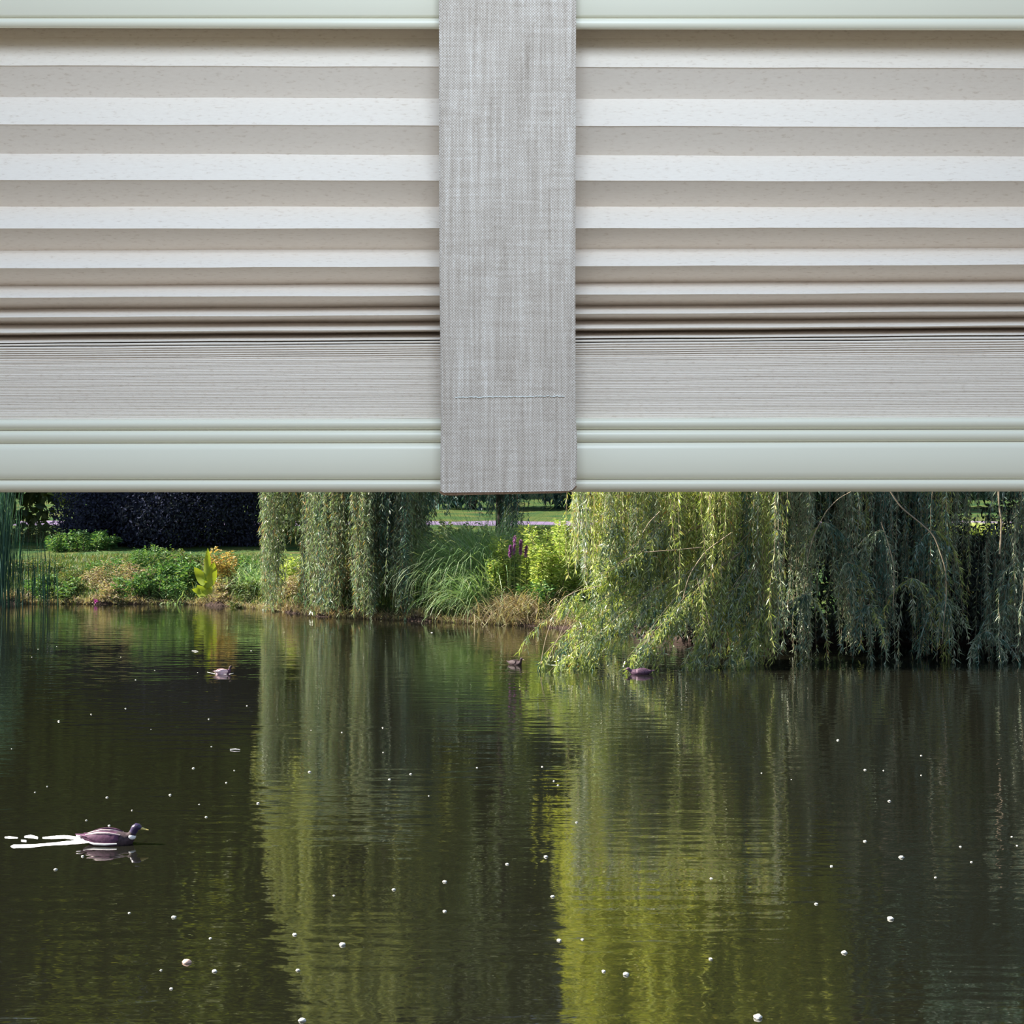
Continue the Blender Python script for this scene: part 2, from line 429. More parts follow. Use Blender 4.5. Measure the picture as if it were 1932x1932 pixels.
def rail(name, pts, label, back=None):
    bx = np.linspace(XL - .02, XR + .02, 25)
    V = [np.stack([bx, np.full_like(bx, d), zrow(a, b, bx, d) + dz], -1) for a, b, d, dz in pts]
    mb = MB(); mb.add(np.array(V), grid_faces(len(pts), len(bx)))
    # end caps as fans of quads
    for side in (0, -1):
        ring = np.array([v[side] for v in V]); k = len(ring); cen = ring.mean(0)
        vs = np.concatenate([ring, cen[None]]);
        fs = [(i, (i + 1) % k, (i + 1) % k, k) for i in range(k)]
        fs = [(i, (i + 1) % k, k, k) for i in range(k)]
        mb.add(np.concatenate([ring, ring * .999 + cen * .001, np.repeat(cen[None], k, 0)]), [(i, (i + 1) % k, 2 * k + (i + 1) % k, 2 * k + i) for i in range(k)])
    o = mb.build(name, M['rail'], blind, smooth=True); o['label'] = label
    bpy.context.view_layer.update()
    return o
hb = 1.145
rail('headrail', [(53, 57.5, hb, .0002), (53, 57.5, 1.0985, 0), (51.5, 56, 1.0962, 0), (49, 53.5, 1.0950, 0), (44, 47, 1.0942, 0), (38.5, 39.5, 1.0940, 0), (36.3, 37, 1.0950, 0), (34.6, 35, 1.0975, 0), (32.5, 33, 1.0975, 0), (31, 31.5, 1.0958, 0), (27, 27, 1.0950, 0), (-40, -40, 1.0945, 0), (-120, -120, 1.0965, 0), (-140, -140, 1.102, 0), (-142, -142, hb, 0), (53, 57.5, hb, .0002)], 'pale green moulded headrail')
rail('bottom_rail', [(790.5, 787, 1.14, 0), (791, 787.4, 1.111, 0), (792, 788.2, 1.1055, 0), (795, 791, 1.1032, 0), (800, 796, 1.1022, 0), (807, 804, 1.1030, 0), (810.5, 808, 1.1050, 0), (812, 810, 1.1075, 0),
      (813.5, 811.5, 1.1045, 0), (816.5, 814.5, 1.1028, 0), (822, 820, 1.1022, 0), (831, 829, 1.1028, 0), (835, 831.5, 1.1042, 0), (836.8, 833, 1.1062, 0), (838.5, 834.5, 1.104, 0), (842, 838, 1.1024, 0), (850, 846, 1.1018, 0),
      (870, 868, 1.1015, 0), (892, 890, 1.1020, 0), (901, 899.5, 1.1030, 0), (904, 902.5, 1.1042, 0), (905.5, 904, 1.1065, 0), (907, 905.5, 1.1042, 0), (911, 909, 1.1025, 0), (916, 914, 1.1022, 0), (923, 921.5, 1.1032, 0), (927.3, 925.6, 1.1055, 0), (929, 927.3, 1.1095, 0), (928, 926.5, 1.14, 0), (790.5, 787, 1.14, 0)], 'pale green bottom rail with three grooves')
# wall above the window that carries the headrail (outside the frame)
mb = MB()
def box(mb, a, b, m=0):
    x0, y0, z0 = a; x1, y1, z1 = b
    v = [(x0, y0, z0), (x1, y0, z0), (x1, y1, z0), (x0, y1, z0), (x0, y0, z1), (x1, y0, z1), (x1, y1, z1), (x0, y1, z1)]
    mb.add(v, [(3, 2, 1, 0), (4, 5, 6, 7), (0, 1, 5, 4), (1, 2, 6, 5), (2, 3, 7, 6), (3, 0, 4, 7)], m)
zt = float(zrow(-142, -142, 0, hb))
box(mb, (-1.5, 1.09, zt + .0005), (1.5, 1.24, zt + .45))
tag(mb.build('wall_front', M['plaster']), kind='structure')

# ------------------------------------------------------------------ linen strap
DS = 1.078
strap = empty('linen_strap', (float((957 - CX) * DS / F), DS, CZ))
tag(strap, 'natural woven linen strap hanging in front of the pleated blind', 'strap')
rows = np.concatenate([np.linspace(-150, 900, 60), np.linspace(905, 930, 14)])
cols = np.linspace(0, 1, 40)
Fv = []; Bv = []
for r in rows:
    l = np.interp(r, [-150, 0, 500, 780, 880, 935], [827.5, 828, 829, 832, 831, 831])
    rr = np.interp(r, [-150, 0, 500, 790, 830, 880, 920, 935], [1087, 1087, 1085.5, 1086, 1089, 1088.5, 1087, 1087])
    px = l + (rr - l) * cols
    botr = np.interp(cols, [0, .5, 1], [929.5, 928, 926])
    t = (r - 900) / 30
    row = np.where(r > 900, 900 + (botr - 900) * max(t, 0), r)
    # rounded lower corners
    if r > 905:
        dxr = (1 - cols) * 257; q = np.clip((14 - dxr) / 14, 0, 1); row = row - q ** 2 * 11 * t
        dxl = cols * 257; q = np.clip((5 - dxl) / 5, 0, 1); row = row - q ** 2 * 3 * t
    d = DS + .0007 * np.sin(cols * 9 + r * .006) + .0006 * np.sin(r * .013)
    edge_ = np.clip(1 - np.minimum(cols, 1 - cols) * 50, 0, 1)
    d = d + edge_ ** 2 * .0014
    Fv.append(np.stack([(px - CX) * d / F, d, CZ + (CX - row) * d / F], -1))
    b = Fv[-1].copy(); b[:, 1] = DS + .0038 + (d - DS) * .2; Bv.append(b)
Fv = np.array(Fv); Bv = np.array(Bv)
mb = MB(); nr, nc = len(rows), len(cols)
allv = np.concatenate([Fv.reshape(-1, 3), Bv.reshape(-1, 3)]); f1 = grid_faces(nr, nc)
fs = [f1, f1[:, ::-1] + nr * nc]
def strip(idx):
    return np.array([(idx[i], idx[i] + nr * nc, idx[i + 1] + nr * nc, idx[i + 1]) for i in range(len(idx) - 1)])
fs += [strip(np.arange(nr) * nc), strip(np.arange(nr) * nc + nc - 1)[:, ::-1], strip((nr - 1) * nc + np.arange(nc)), strip(np.arange(nc))[:, ::-1]]
mb.add(allv, np.concatenate(fs))
band = mb.build('band', M['linen'], strap, smooth=True)
# brown folded hem showing below the lower edge
mb = MB()
px = np.linspace(831, 1086, 60)
row = np.interp(px, [831, 836, 850, 1060, 1075, 1082, 1086], [930, 934, 934.5, 930, 928, 924, 919])
pth = np.stack([(px - CX) * (DS + .003) / F, np.full_like(px, DS + .003) + .0002 * np.sin(px), CZ + (CX - row) * (DS + .003) / F], -1)
pth = np.stack([pth[:, 0], pth[:, 1], pth[:, 2] + .0012], -1)
tube(mb, pth, .0013, 8)
o = mb.build('hem', M['seam'], strap, smooth=True); o['label'] = 'brown hem along the lower edge'
# stitched seam: short slack stitches
mb = MB(); R = rng(8)
px0 = 859
while px0 < 1062:
    L_ = R.uniform(3.2, 5.2) if not (885 < px0 < 1030) else R.uniform(1.6, 4.0)
    rw = 750 - (px0 - 859) * .012
    q = np.linspace(0, 1, 5); p_ = px0 + q * L_; rr = rw + R.uniform(-.5, .5) + R.uniform(-1, 1) * q
    d = DS - .0002 - .0003 * np.sin(q * math.pi)
    dd = DS + .0007 * np.sin(((px0 - 830) / 257) * 9 + 750 * .006) + .0006 * np.sin(750 * .013)
    d = d + (dd - DS)
    tube(mb, np.stack([(p_ - CX) * d / F, d, CZ + (CX - rr) * d / F], -1), .00036, 5)
    px0 += L_ + R.uniform(.3, 2.4)
o = mb.build('stitching', M['thread'], band, origin=None); o['label'] = 'row of white stitches'
# band has no offset of its own: its children are given in strap space
for v in o.data.vertices: v.co -= Vector(strap.location)

# ------------------------------------------------------------------ willows
def strands(lf, st, tops, zbot, lean, R, sp=.03, L=.10, W=.014, wig=.05, tau=.6, cone=(.25, 1.15), stem=.003, m=0):
    """hanging withies with leaves all along"""
    for i in range(len(tops)):
        p0 = tops[i]; T = p0[2] - zbot[i]
        if T < .15: continue
        n = max(6, int(T / sp)); t = np.sort(R.random(n)) * T
        ph = R.uniform(0, 6.28, 4); am = wig * (.4 + R.random(2))
        def pos(t):
            x = p0[0] + lean[i][0] * (1 - np.exp(-t / tau)) + am[0] * np.sin(t * 1.7 + ph[0]) + am[1] * .4 * np.sin(t * 4.3 + ph[1])
            y = p0[1] + lean[i][1] * (1 - np.exp(-t / tau)) + am[1] * np.sin(t * 1.5 + ph[2])
            return np.stack([x, y, p0[2] - t], -1)
        p = pos(t); ok = p[:, 2] > .02
        p = p[ok]; k = len(p)
        az = R.uniform(0, 6.28, k); a = R.uniform(*cone, k)
        d = np.stack([np.sin(a) * np.cos(az), np.sin(a) * np.sin(az), -np.cos(a)], -1)
        leaves(lf, p, d, L * R.uniform(.6, 1.3, k), W * R.uniform(.8, 1.25, k), R, m)
        if st is not None:
            tt = np.linspace(0, T, max(4, int(T / .35))); tube(st, pos(tt), stem, 3)

def clump(lf, st, px, pybot, d, n, spx, R, ztop=3.6, sd=.35, ragged=.35, leanpx=0, mix=(1, 0, 0), **kw):
    x = (px - CX) * d / F; zb = CZ + (CX - pybot) * d / F
    dd = d + R.normal(size=n) * sd
    xx = x + R.normal(size=n) * spx * d / F
    tops = np.stack([xx, dd, ztop + R.uniform(-.3, .5, n)], -1)
    zbot = np.maximum(zb + np.abs(R.normal(size=n)) * ragged, .0)
    lean = np.stack([np.full(n, leanpx * d / F) + R.normal(size=n) * .05, R.normal(size=n) * .05], -1)
    k = np.clip((xx - xx.min()) / (np.ptp(xx) + 1e-6) * 3, 0, 2.99).astype(int)       # neighbouring withies share a leaf tone
    for g_ in range(3):
        q = k == g_
        if q.any(): strands(lf, st, tops[q], zbot[q], lean[q], R, m=int(R.choice(3, p=mix)), **kw)

def crown(lf, c, r, nstr, R, length=(1.8, 4.2), sp=.07, L=.2, W=.05, zmin=3.0, m=0):
    """domed willow crown built of cascading strands"""
    cc = norm(R.normal(size=(nstr // 16 + 1, 3))); cc[:, 2] = np.abs(cc[:, 2])
    u = norm(cc[R.integers(0, len(cc), nstr)] + R.normal(size=(nstr, 3)) * .07); u[:, 2] = np.abs(u[:, 2])
    rr = R.uniform(.55, 1.0, (nstr, 1)) ** .5
    lump = 1 + .14 * np.sin(u[:, :1] * 9 + 1) * np.cos(u[:, 1:2] * 7 + u[:, 2:] * 5)
    p = np.asarray(c) + u * np.asarray(r) * rr * lump
    T = R.uniform(*length, nstr)
    zb = np.maximum(p[:, 2] - T, zmin)
    strands(lf, None, p, zb, np.zeros((nstr, 2)), R, sp=sp, L=L, W=W, cone=(.2, .9), m=m)

def blob(mb, c, r, n, L, W, R, lumps=40, sig=.22, zmin=None):
    u = norm(R.normal(size=(lumps, 3))) * R.uniform(.55, .95, (lumps, 1))
    i = R.integers(0, lumps, n)
    p = u[i] + R.normal(size=(n, 3)) * sig
    q = np.linalg.norm(p, axis=1); p = p[q < 1.12]
    p = np.asarray(c) + p * np.asarray(r)
    if zmin is not None: p = p[p[:, 2] > zmin]
    d = norm(R.normal(size=(len(p), 3)) + norm(p - np.asarray(c)) * .7 + np.array([0, 0, -.25]))
    leaves(mb, p, d, L * R.uniform(.6, 1.3, len(p)), W, R)

def limbs(mb, base, top, R, n=7, r0=.3, reach=2.5, zs=(2.5, 7)):
    b = np.array(base, float); t = np.array(top, float)
    q = np.linspace(0, 1, 8)[:, None]
    path = b + (t - b) * q + np.concatenate([R.normal(size=(8, 2)) * .08, np.zeros((8, 1))], 1) * q
    tube(mb, path, np.linspace(r0, r0 * .45, 8), 10)
    return path

# --- the big willow at right
R = rng(11)
wr = empty('weeping_willow', (5.4, 33.0, float(gz(5.4, 33.0))))
tag(wr, 'large weeping willow at right, its leafy curtain trailing down to the water', 'tree')
lf = MB(); st = MB()
D = 27.0
# outer column at its left edge, free hanging
clump(lf, st, 1092, 1098, D, 26, 8, R, ragged=.5, mix=(.5, .4, .1), L=.115, W=.019)
clump(lf, st, 1112, 1090, D, 18, 8, R, ragged=.7, mix=(.8, .2, 0), L=.115, W=.019)
WL = dict(L=.115, W=.019, sp=.034)
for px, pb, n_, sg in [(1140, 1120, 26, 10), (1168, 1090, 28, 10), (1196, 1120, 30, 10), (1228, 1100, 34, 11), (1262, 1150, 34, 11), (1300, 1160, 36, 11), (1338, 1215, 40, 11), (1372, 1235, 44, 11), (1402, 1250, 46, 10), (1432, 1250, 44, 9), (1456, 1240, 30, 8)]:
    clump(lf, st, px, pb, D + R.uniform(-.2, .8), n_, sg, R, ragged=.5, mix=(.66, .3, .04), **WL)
# right part: separate hanging clumps with dark gaps; shade put into darker leaf tones
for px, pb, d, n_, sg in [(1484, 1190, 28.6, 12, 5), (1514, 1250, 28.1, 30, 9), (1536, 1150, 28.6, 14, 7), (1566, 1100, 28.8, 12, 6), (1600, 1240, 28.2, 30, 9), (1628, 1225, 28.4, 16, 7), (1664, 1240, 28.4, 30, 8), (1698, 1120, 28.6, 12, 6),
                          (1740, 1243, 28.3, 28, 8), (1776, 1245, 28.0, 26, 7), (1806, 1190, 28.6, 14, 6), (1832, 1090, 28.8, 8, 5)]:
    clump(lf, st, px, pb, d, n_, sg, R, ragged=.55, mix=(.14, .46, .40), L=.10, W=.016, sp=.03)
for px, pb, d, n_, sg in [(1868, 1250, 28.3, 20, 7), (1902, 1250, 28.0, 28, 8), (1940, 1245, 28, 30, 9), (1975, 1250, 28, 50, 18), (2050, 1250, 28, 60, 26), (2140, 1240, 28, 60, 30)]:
    clump(lf, st, px, pb, d, n_, sg, R, ragged=.4, ztop=2.25 if px < 1920 else 3.6, mix=(.1, .5, .4), L=.10, W=.016, sp=.03)  # mostly dark tones here too, shade held in the leaf colour
clump(lf, st, 1905, 985, 27.8, 9, 14, R, ragged=.3, mix=(.2, .5, .3), **WL)
clump(lf, st, 1862, 960, 27.8, 5, 8, R, ragged=.2, mix=(.2, .5, .3), **WL)
# inner layers behind the bright side
for px in range(1160, 1480, 34):
    clump(lf, st, px + R.uniform(-8, 8), R.uniform(1130, 1225), 30 + R.uniform(-.7, .7), 22, 16, R, ragged=.5, sp=.05, L=.13, W=.022, mix=(.3, .5, .2))
# added dark-leaved masses; interior shade is put into the leaf colour
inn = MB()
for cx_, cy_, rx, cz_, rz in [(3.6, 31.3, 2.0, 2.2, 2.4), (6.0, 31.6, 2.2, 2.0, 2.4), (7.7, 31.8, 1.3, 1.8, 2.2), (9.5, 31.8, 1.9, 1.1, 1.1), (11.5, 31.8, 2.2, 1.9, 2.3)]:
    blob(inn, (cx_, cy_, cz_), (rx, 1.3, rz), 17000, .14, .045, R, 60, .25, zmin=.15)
# arching boughs that fan out over the water at lower left
bm_ = MB()
boughs = [((1330, 1030, 27.2), (1150, 1100, 26.6), (1026, 1235, 26.1)), ((1350, 1060, 27), (1170, 1130, 26.4), (1050, 1250, 26.0)), ((1310, 1015, 27.2), (1190, 1085, 26.5), (1090, 1170, 26.1)),
          ((1390, 1010, 27.2), (1260, 1100, 26.4), (1120, 1250, 26.0)), ((1400, 1040, 27), (1290, 1120, 26.2), (1190, 1250, 25.9)), ((1420, 1000, 27.3), (1330, 1090, 26.4), (1240, 1245, 26.0)),
          ((1420, 1060, 27), (1350, 1150, 26.4), (1290, 1255, 26.1)), ((1440, 1040, 27), (1390, 1140, 26.5), (1335, 1262, 26.3)), ((1290, 1000, 27), (1215, 1040, 26.8), (1120, 1095, 26.6)),
          ((1340, 985, 27.2), (1250, 1020, 26.8), (1150, 1075, 26.4)), ((1250, 1070, 27), (1150, 1150, 26.5), (1085, 1255, 26.1)), ((1450, 1100, 27), (1430, 1180, 26.6), (1400, 1262, 26.4)),
          ((1180, 960, 27), (1140, 1010, 26.7), (1125, 1075, 26.5)), ((1300, 950, 27.1), (1230, 990, 26.8), (1180, 1050, 26.6))]
for A, B, C_ in boughs:
    A, B, C_ = P(*A), P(*B), P(*C_)
    for rep in range(3):
        j = R.normal(size=3) * .14 * (rep > 0); B2, C2 = B + j, C_ + j * 1.5
        C2[2] = max(C2[2], .04)
        q = np.linspace(0, 1, 22)[:, None]; path = (1 - q) ** 2 * A + 2 * q * (1 - q) * B2 + q * q * C2
        path = path + np.array([0, 0, .06]) * np.sin(q * 9 + rep * 2) * q * (1 - q) * 3
        path[:, 2] = np.maximum(path[:, 2], .03)
        tube(st, path, np.linspace(.007, .003, 22) if rep == 0 else np.linspace(.004, .002, 22), 4)
        # leaves and short hanging side shoots
        for s_ in np.linspace(.12, 1, 30):
            p = (1 - s_) ** 2 * A + 2 * s_ * (1 - s_) * B2 + s_ * s_ * C2
            ln = R.uniform(.2, .75) * (1.1 - .55 * s_)
            out = norm((C2 - A)) * R.uniform(0, .35) + R.normal(size=3) * .08
            k = int(ln / .022); t = np.sort(R.random(k)) * ln
            side = np.array([out[0], out[1], 0])
            pp = p + side * (1 - np.exp(-t[:, None] / .3)) + np.stack([0 * t, 0 * t, -t * .9], -1)
            pp = pp[pp[:, 2] > .02]; k = len(pp)
            if k == 0: continue
            sm = int(R.choice(3, p=(.55, .4, .05)))
            dv = norm(R.normal(size=(k, 3)) * .55 + np.array([-.25, 0, -.85]))
            leaves(lf, pp, dv, .12 * R.uniform(.6, 1.25, k), .02, R, sm)
# same spreading sprays on the right clumps, shade again in their leaf tones
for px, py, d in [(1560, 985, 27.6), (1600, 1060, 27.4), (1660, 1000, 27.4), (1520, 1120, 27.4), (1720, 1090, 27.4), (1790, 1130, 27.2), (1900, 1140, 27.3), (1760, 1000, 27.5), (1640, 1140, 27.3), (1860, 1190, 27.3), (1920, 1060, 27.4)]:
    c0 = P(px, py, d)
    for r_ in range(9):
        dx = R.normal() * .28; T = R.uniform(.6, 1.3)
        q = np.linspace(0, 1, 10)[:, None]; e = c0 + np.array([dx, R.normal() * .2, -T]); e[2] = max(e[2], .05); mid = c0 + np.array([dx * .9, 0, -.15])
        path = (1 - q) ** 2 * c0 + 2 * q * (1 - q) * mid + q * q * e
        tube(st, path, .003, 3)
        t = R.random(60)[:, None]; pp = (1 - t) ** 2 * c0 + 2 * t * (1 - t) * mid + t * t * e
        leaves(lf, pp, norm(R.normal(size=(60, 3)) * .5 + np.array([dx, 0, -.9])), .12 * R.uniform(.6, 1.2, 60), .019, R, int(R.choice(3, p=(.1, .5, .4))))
o = lf.build('foliage', [M['willow'], M['willow_grey'], M['willow_blue_shade']], wr); o['label'] = 'trailing grey-green leaves'
tag(st.build('hanging_twigs', M['twig'], wr, smooth=True), kind='stuff')
inn.build('shade_foliage', M['innershade'], wr)
lf = MB()
crown(lf, (3.8, 31.0, 2.6), (3.3, 3.6, 9.4), 1500, R, zmin=3.45)
crown(lf, (3.8, 31.0, 2.6), (2.2, 2.8, 8.4), 400, R, zmin=3.4)
crown(lf, (8.6, 31.8, 2.6), (3.4, 3.6, 6.0), 1200, R, zmin=3.0, m=1)  # right crown gets the dark leaves: its shade is in the colour
lf.build('crown', [M['crown'], M['willow_blue_shade']], wr)
tr = MB(); gb = float(gz(5.4, 33.0))
limbs(tr, (5.4, 33.0, gb - .3), (5.6, 32.0, 7.5), R, r0=.42)
for k in range(7):
    a = k * .9 + .3; q = np.linspace(0, 1, 7)[:, None]
    A = np.array([5.45, 32.7, 3 + k * .5]); B = A + np.array([math.cos(a) * 3.2, math.sin(a) * 2.6, 2.2])
    tube(tr, A + (B - A) * q + np.array([0, 0, .6]) * np.sin(q * 3.1), np.linspace(.16, .05, 7), 7)
tr.build('trunk', M['bark'], wr, smooth=True)
# the long bare curved branch and thin bare twigs
mb = MB()
def pxpath(pts, d):
    a = np.array(pts, float); t = np.arange(len(a)); tt = np.linspace(0, len(a) - 1, len(a) * 5)
    # smooth with cubic-ish interpolation
    x = np.interp(tt, t, a[:, 0]); y = np.interp(tt, t, a[:, 1])
    for _ in range(3):
        x[1:-1] = (x[:-2] + 2 * x[1:-1] + x[2:]) / 4; y[1:-1] = (y[:-2] + 2 * y[1:-1] + y[2:]) / 4
    return np.array([P(u, v, d) for u, v in zip(x, y)])
mb = MB(); tube(mb, pxpath([(1660, 890), (1678, 925), (1700, 958), (1738, 988), (1762, 1010), (1775, 1045), (1784, 1075), (1786, 1120), (1780, 1180), (1777, 1215)], 26.9), np.linspace(.014, .005, 50), 5); o = mb.build('bare_branch', M['twig'], wr, smooth=True); o['label'] = 'long pale bare branch curving down at right'
mb = MB(); tube(mb, pxpath([(1662, 985), (1676, 1025), (1686, 1065), (1687, 1110), (1685, 1145)], 27.0), .006, 5); o = mb.build('bare_branch', M['twig'], wr, smooth=True)
mb = MB(); tube(mb, pxpath([(1630, 915), (1582, 940), (1558, 965), (1535, 1010), (1522, 1060)], 27.0), .007, 5); o = mb.build('bare_branch', M['twig'], wr, smooth=True)
mb = MB(); tube(mb, pxpath([(1884, 900), (1884, 950), (1890, 985), (1886, 1045)], 27.2), .016, 5); o = mb.build('bare_branch', M['twig'], wr, smooth=True)
mb = MB(); tube(mb, pxpath([(1135, 1105), (1095, 1112), (1062, 1128), (1042, 1165), (1028, 1210), (1020, 1253)], 26.0), .006, 5); o = mb.build('bare_branch', M['twig'], wr, smooth=True)
mb = MB(); tube(mb, pxpath([(1075, 1150), (1058, 1195), (1042, 1225), (1031, 1254)], 26.0), .005, 5); o = mb.build('bare_branch', M['twig'], wr, smooth=True)
mb = MB(); tube(mb, pxpath([(1380, 1005), (1330, 1040), (1300, 1085), (1288, 1130), (1284, 1190)], 26.3), .008, 5); o = mb.build('bare_branch', M['twig'], wr, smooth=True)
mb = MB(); tube(mb, pxpath([(1315, 1090), (1322, 1120), (1332, 1150), (1338, 1180)], 26.2), .006, 5); o = mb.build('bare_branch', M['twig'], wr, smooth=True)
mb = MB(); tube(mb, pxpath([(1330, 1032), (1270, 1038), (1215, 1042)], 26.5), .008, 5); o = mb.build('bare_branch', M['twig'], wr, smooth=True)
mb = MB(); tube(mb, pxpath([(1245, 965), (1225, 985), (1213, 1005)], 26.5), .007, 5); o = mb.build('bare_branch', M['twig'], wr, smooth=True)

# --- the willow in the middle
R = rng(21)
wc = empty('weeping_willow', (-2.9, 41.0, float(gz(-2.9, 41.0))))
tag(wc, 'weeping willow in the middle with separate hanging columns of leaves touching the water', 'tree')
lf = MB(); st = MB(); D = 38.2
kw = dict(L=.13, W=.024, sp=.04)
for px, pb, d, n_, sg in [(505, 1148, 40.5, 34, 7), (520, 1152, 40.6, 40, 7), (512, 1060, 40.4, 30, 9), (552, 1025, 40.6, 34, 8), (568, 985, 40.6, 18, 6), (596, 1080, 39.8, 34, 8), (612, 1158, 39.2, 56, 8), (590, 1160, 39.4, 30, 9), (572, 1148, 40.2, 30, 7), (635, 1163, 38.9, 26, 6), (690, 1150, 38.5, 24, 9), (742, 1165, 38.9, 22, 5),
                          (628, 1150, 39.2, 40, 6), (652, 1010, 39.0, 26, 7), (682, 1166, 38.6, 56, 8), (702, 1166, 38.6, 44, 8), (672, 1110, 38.8, 26, 6), (722, 1088, 38.8, 44, 7), (728, 1005, 38.8, 30, 7), (757, 1166, 38.4, 40, 6), (772, 1172, 38.4, 34, 6), (765, 1040, 38.6, 30, 8),
                          (790, 1050, 39.5, 30, 9), (808, 1020, 39.8, 18, 8), (822, 985, 40, 10, 6), (745, 1030, 39.5, 30, 9)]:
    clump(lf, st, px, pb, d, int(n_ * .8), sg * .8, R, ragged=.5, ztop=4.6, mix=(.6, .25, .15) if px < 715 else (.3, .3, .4), **kw)
for px in range(640, 800, 20):
    clump(lf, st, px, R.uniform(1080, 1150), 41.0 + R.uniform(-.5, .5), 34, 11, R, ragged=.5, ztop=4.4, sp=.05, L=.15, W=.028)
o = lf.build('foliage', [M['willow_far'], M['willow_grey'], M['willow_blue_shade']], wc); o['label'] = 'grey-green leaves in hanging columns'
tag(st.build('hanging_twigs', M['darktwig'], wc, smooth=True), kind='stuff')
lf = MB(); crown(lf, (-3.75, 41.3, 3.2), (2.9, 2.3, 10.5), 1300, R, zmin=3.7)
lf.build('crown', M['greycrown'], wc)
tr = MB(); limbs(tr, (-2.9, 41, float(gz(-2.9, 41)) - .3), (-3.2, 41, 8.5), R, r0=.33)
for k in range(5):
    a = k * 1.25; q = np.linspace(0, 1, 7)[:, None]; A = np.array([-3.0, 41, 3 + k * .8]); B = A + np.array([math.cos(a) * 2.6, math.sin(a) * 2.0, 2.0])
    tube(tr, A + (B - A) * q, np.linspace(.12, .04, 7), 6)
tr.build('trunk', M['bark'], wc, smooth=True)

# --- the further willow whose tips hang in the gap
R = rng(31)
wf = empty('weeping_willow', (-.4, 54.0, float(gz(-.4, 54))))
tag(wf, 'blue-green willow with a thin dark trunk, standing on the lawn behind the gap', 'tree')
lf = MB(); st = MB()
for px, pb, n_, sg in [(958, 1030, 34, 9), (972, 1010, 30, 8), (925, 975, 30, 10), (905, 965, 16, 9), (860, 955, 12, 12), (880, 960, 12, 12), (1010, 955, 14, 14), (1045, 958, 16, 14), (840, 975, 16, 10)]:
    clump(lf, st, px, pb, 53.0, n_, sg, R, ragged=.4, ztop=5.0, L=.15, W=.026, sp=.05)
lf.build('foliage', M['hedgeleaf'], wf); tag(st.build('hanging_twigs', M['darktwig'], wf, smooth=True), kind='stuff')
lf = MB(); crown(lf, (-.2, 56, 4.0), (5.5, 4, 14), 900, R, zmin=3.6, sp=.12, L=.32, W=.10, length=(1.5, 3.5))
lf.build('crown', M['treeleaf'], wf)
tr = MB(); limbs(tr, (-.4, 54, float(gz(-.4, 54)) - .2), (-.3, 55, 12), R, r0=.17); tr.build('trunk', M['bark'], wf, smooth=True)

# ------------------------------------------------------------------ background trees and shrubs
def tree(name, label, px, d, cz, r, n, mat, seed, L=.4, W=.22, group=None, trunk=.3, zmin=None, cat='tree'):
    R = rng(seed); b = G(px, d)
    t = empty(name, tuple(b)); tag(t, label, cat, group)
    mb = MB(); blob(mb, (b[0], d, cz), r, n, L, W, R, lumps=70, zmin=zmin); mb.build('foliage', mat, t)
    mb = MB(); limbs(mb, (b[0], d, b[2] - .3), (b[0] + .3, d, cz + r[2] * .3), R, r0=trunk); mb.build('trunk', M['bark'], t, smooth=True)
    return t
# tall dark trees at left, seen above the shrub and mirrored in the pond
tree('broadleaf_tree', 'tall dark tree rising behind the dark shrub at far left', -60, 66, 12.5, (6.5, 4, 11), 26000, M['treeleaf'], 41, .5, .3)
tree('broadleaf_tree', 'tall dark tree directly behind the dark shrub, mirrored in the left of the pond', 260, 65, 13, (6.0, 4, 10.5), 26000, M['midleaf'], 42, .5, .3)
tree('broadleaf_tree', 'dark tree between the dark shrub and the middle willow', 520, 64, 13.0, (5.2, 4, 10.5), 24000, M['midleaf'], 43, .5, .3)
tree('broadleaf_tree', 'dark tree standing behind the hanging columns of the middle willow', 790, 66, 14.5, (6.0, 4, 11), 24000, M['treeleaf'], 44, .5, .3)
tree('broadleaf_tree', 'tree crown behind the leafy curtain of the big right willow', 1320, 62, 14, (6.5, 4, 10.8), 24000, M['treeleaf'], 45, .5, .3)
tree('broadleaf_tree', 'dark tree behind the shaded right part of the big willow', 1640, 60, 12.5, (6.0, 4, 10), 24000, M['treeleaf'], 46, .5, .3)
tree('broadleaf_tree', 'dark tree at the far right edge beyond the lawn', 2030, 58, 12.5, (5.5, 4, 9.5), 22000, M['treeleaf'], 47, .5, .3)
tree('broadleaf_tree', 'tree on the left shore beyond the reeds, at the left edge', -560, 62, 12.5, (7, 4, 11), 20000, M['treeleaf'], 48, .6, .35)
tree('broadleaf_tree', 'tree on the right shore beyond the big willow, at the right edge', 2560, 54, 12.5, (7, 4, 11), 20000, M['treeleaf'], 49, .6, .35)
# park trees beyond the path
for i, (px, d) in enumerate([(-200, 118), (130, 122), (430, 118), (720, 121), (890, 99), (1110, 100), (1330, 122), (1560, 118), (1870, 132), (2180, 122)]):
    R = rng(60 + i); b = G(px, d)
    lab = ['park tree beyond the path at far left', 'park tree beyond the path behind the dark shrub', 'park tree beyond the path left of the middle willow', 'park tree beyond the path behind the middle willow', 'bluish park tree beyond the path, left side of the gap between willows', 'bluish park tree beyond the path, right side of the gap between willows',
           'park tree beyond the path behind the big willow, bright side', 'park tree beyond the path behind the big willow, shaded side', 'park tree far beyond the pale lawn at the right gap', 'park tree beyond the lawn at far right'][i]
    tree('park_tree', lab, px, d, 14 + b[2] * .3, (8.5, 5, 11.5) if d > 105 else (5.5, 4, 11.5), 14000, M['hedgeleaf'], 60 + i, .7, .35, zmin=4.9 if d > 105 else 3.05)

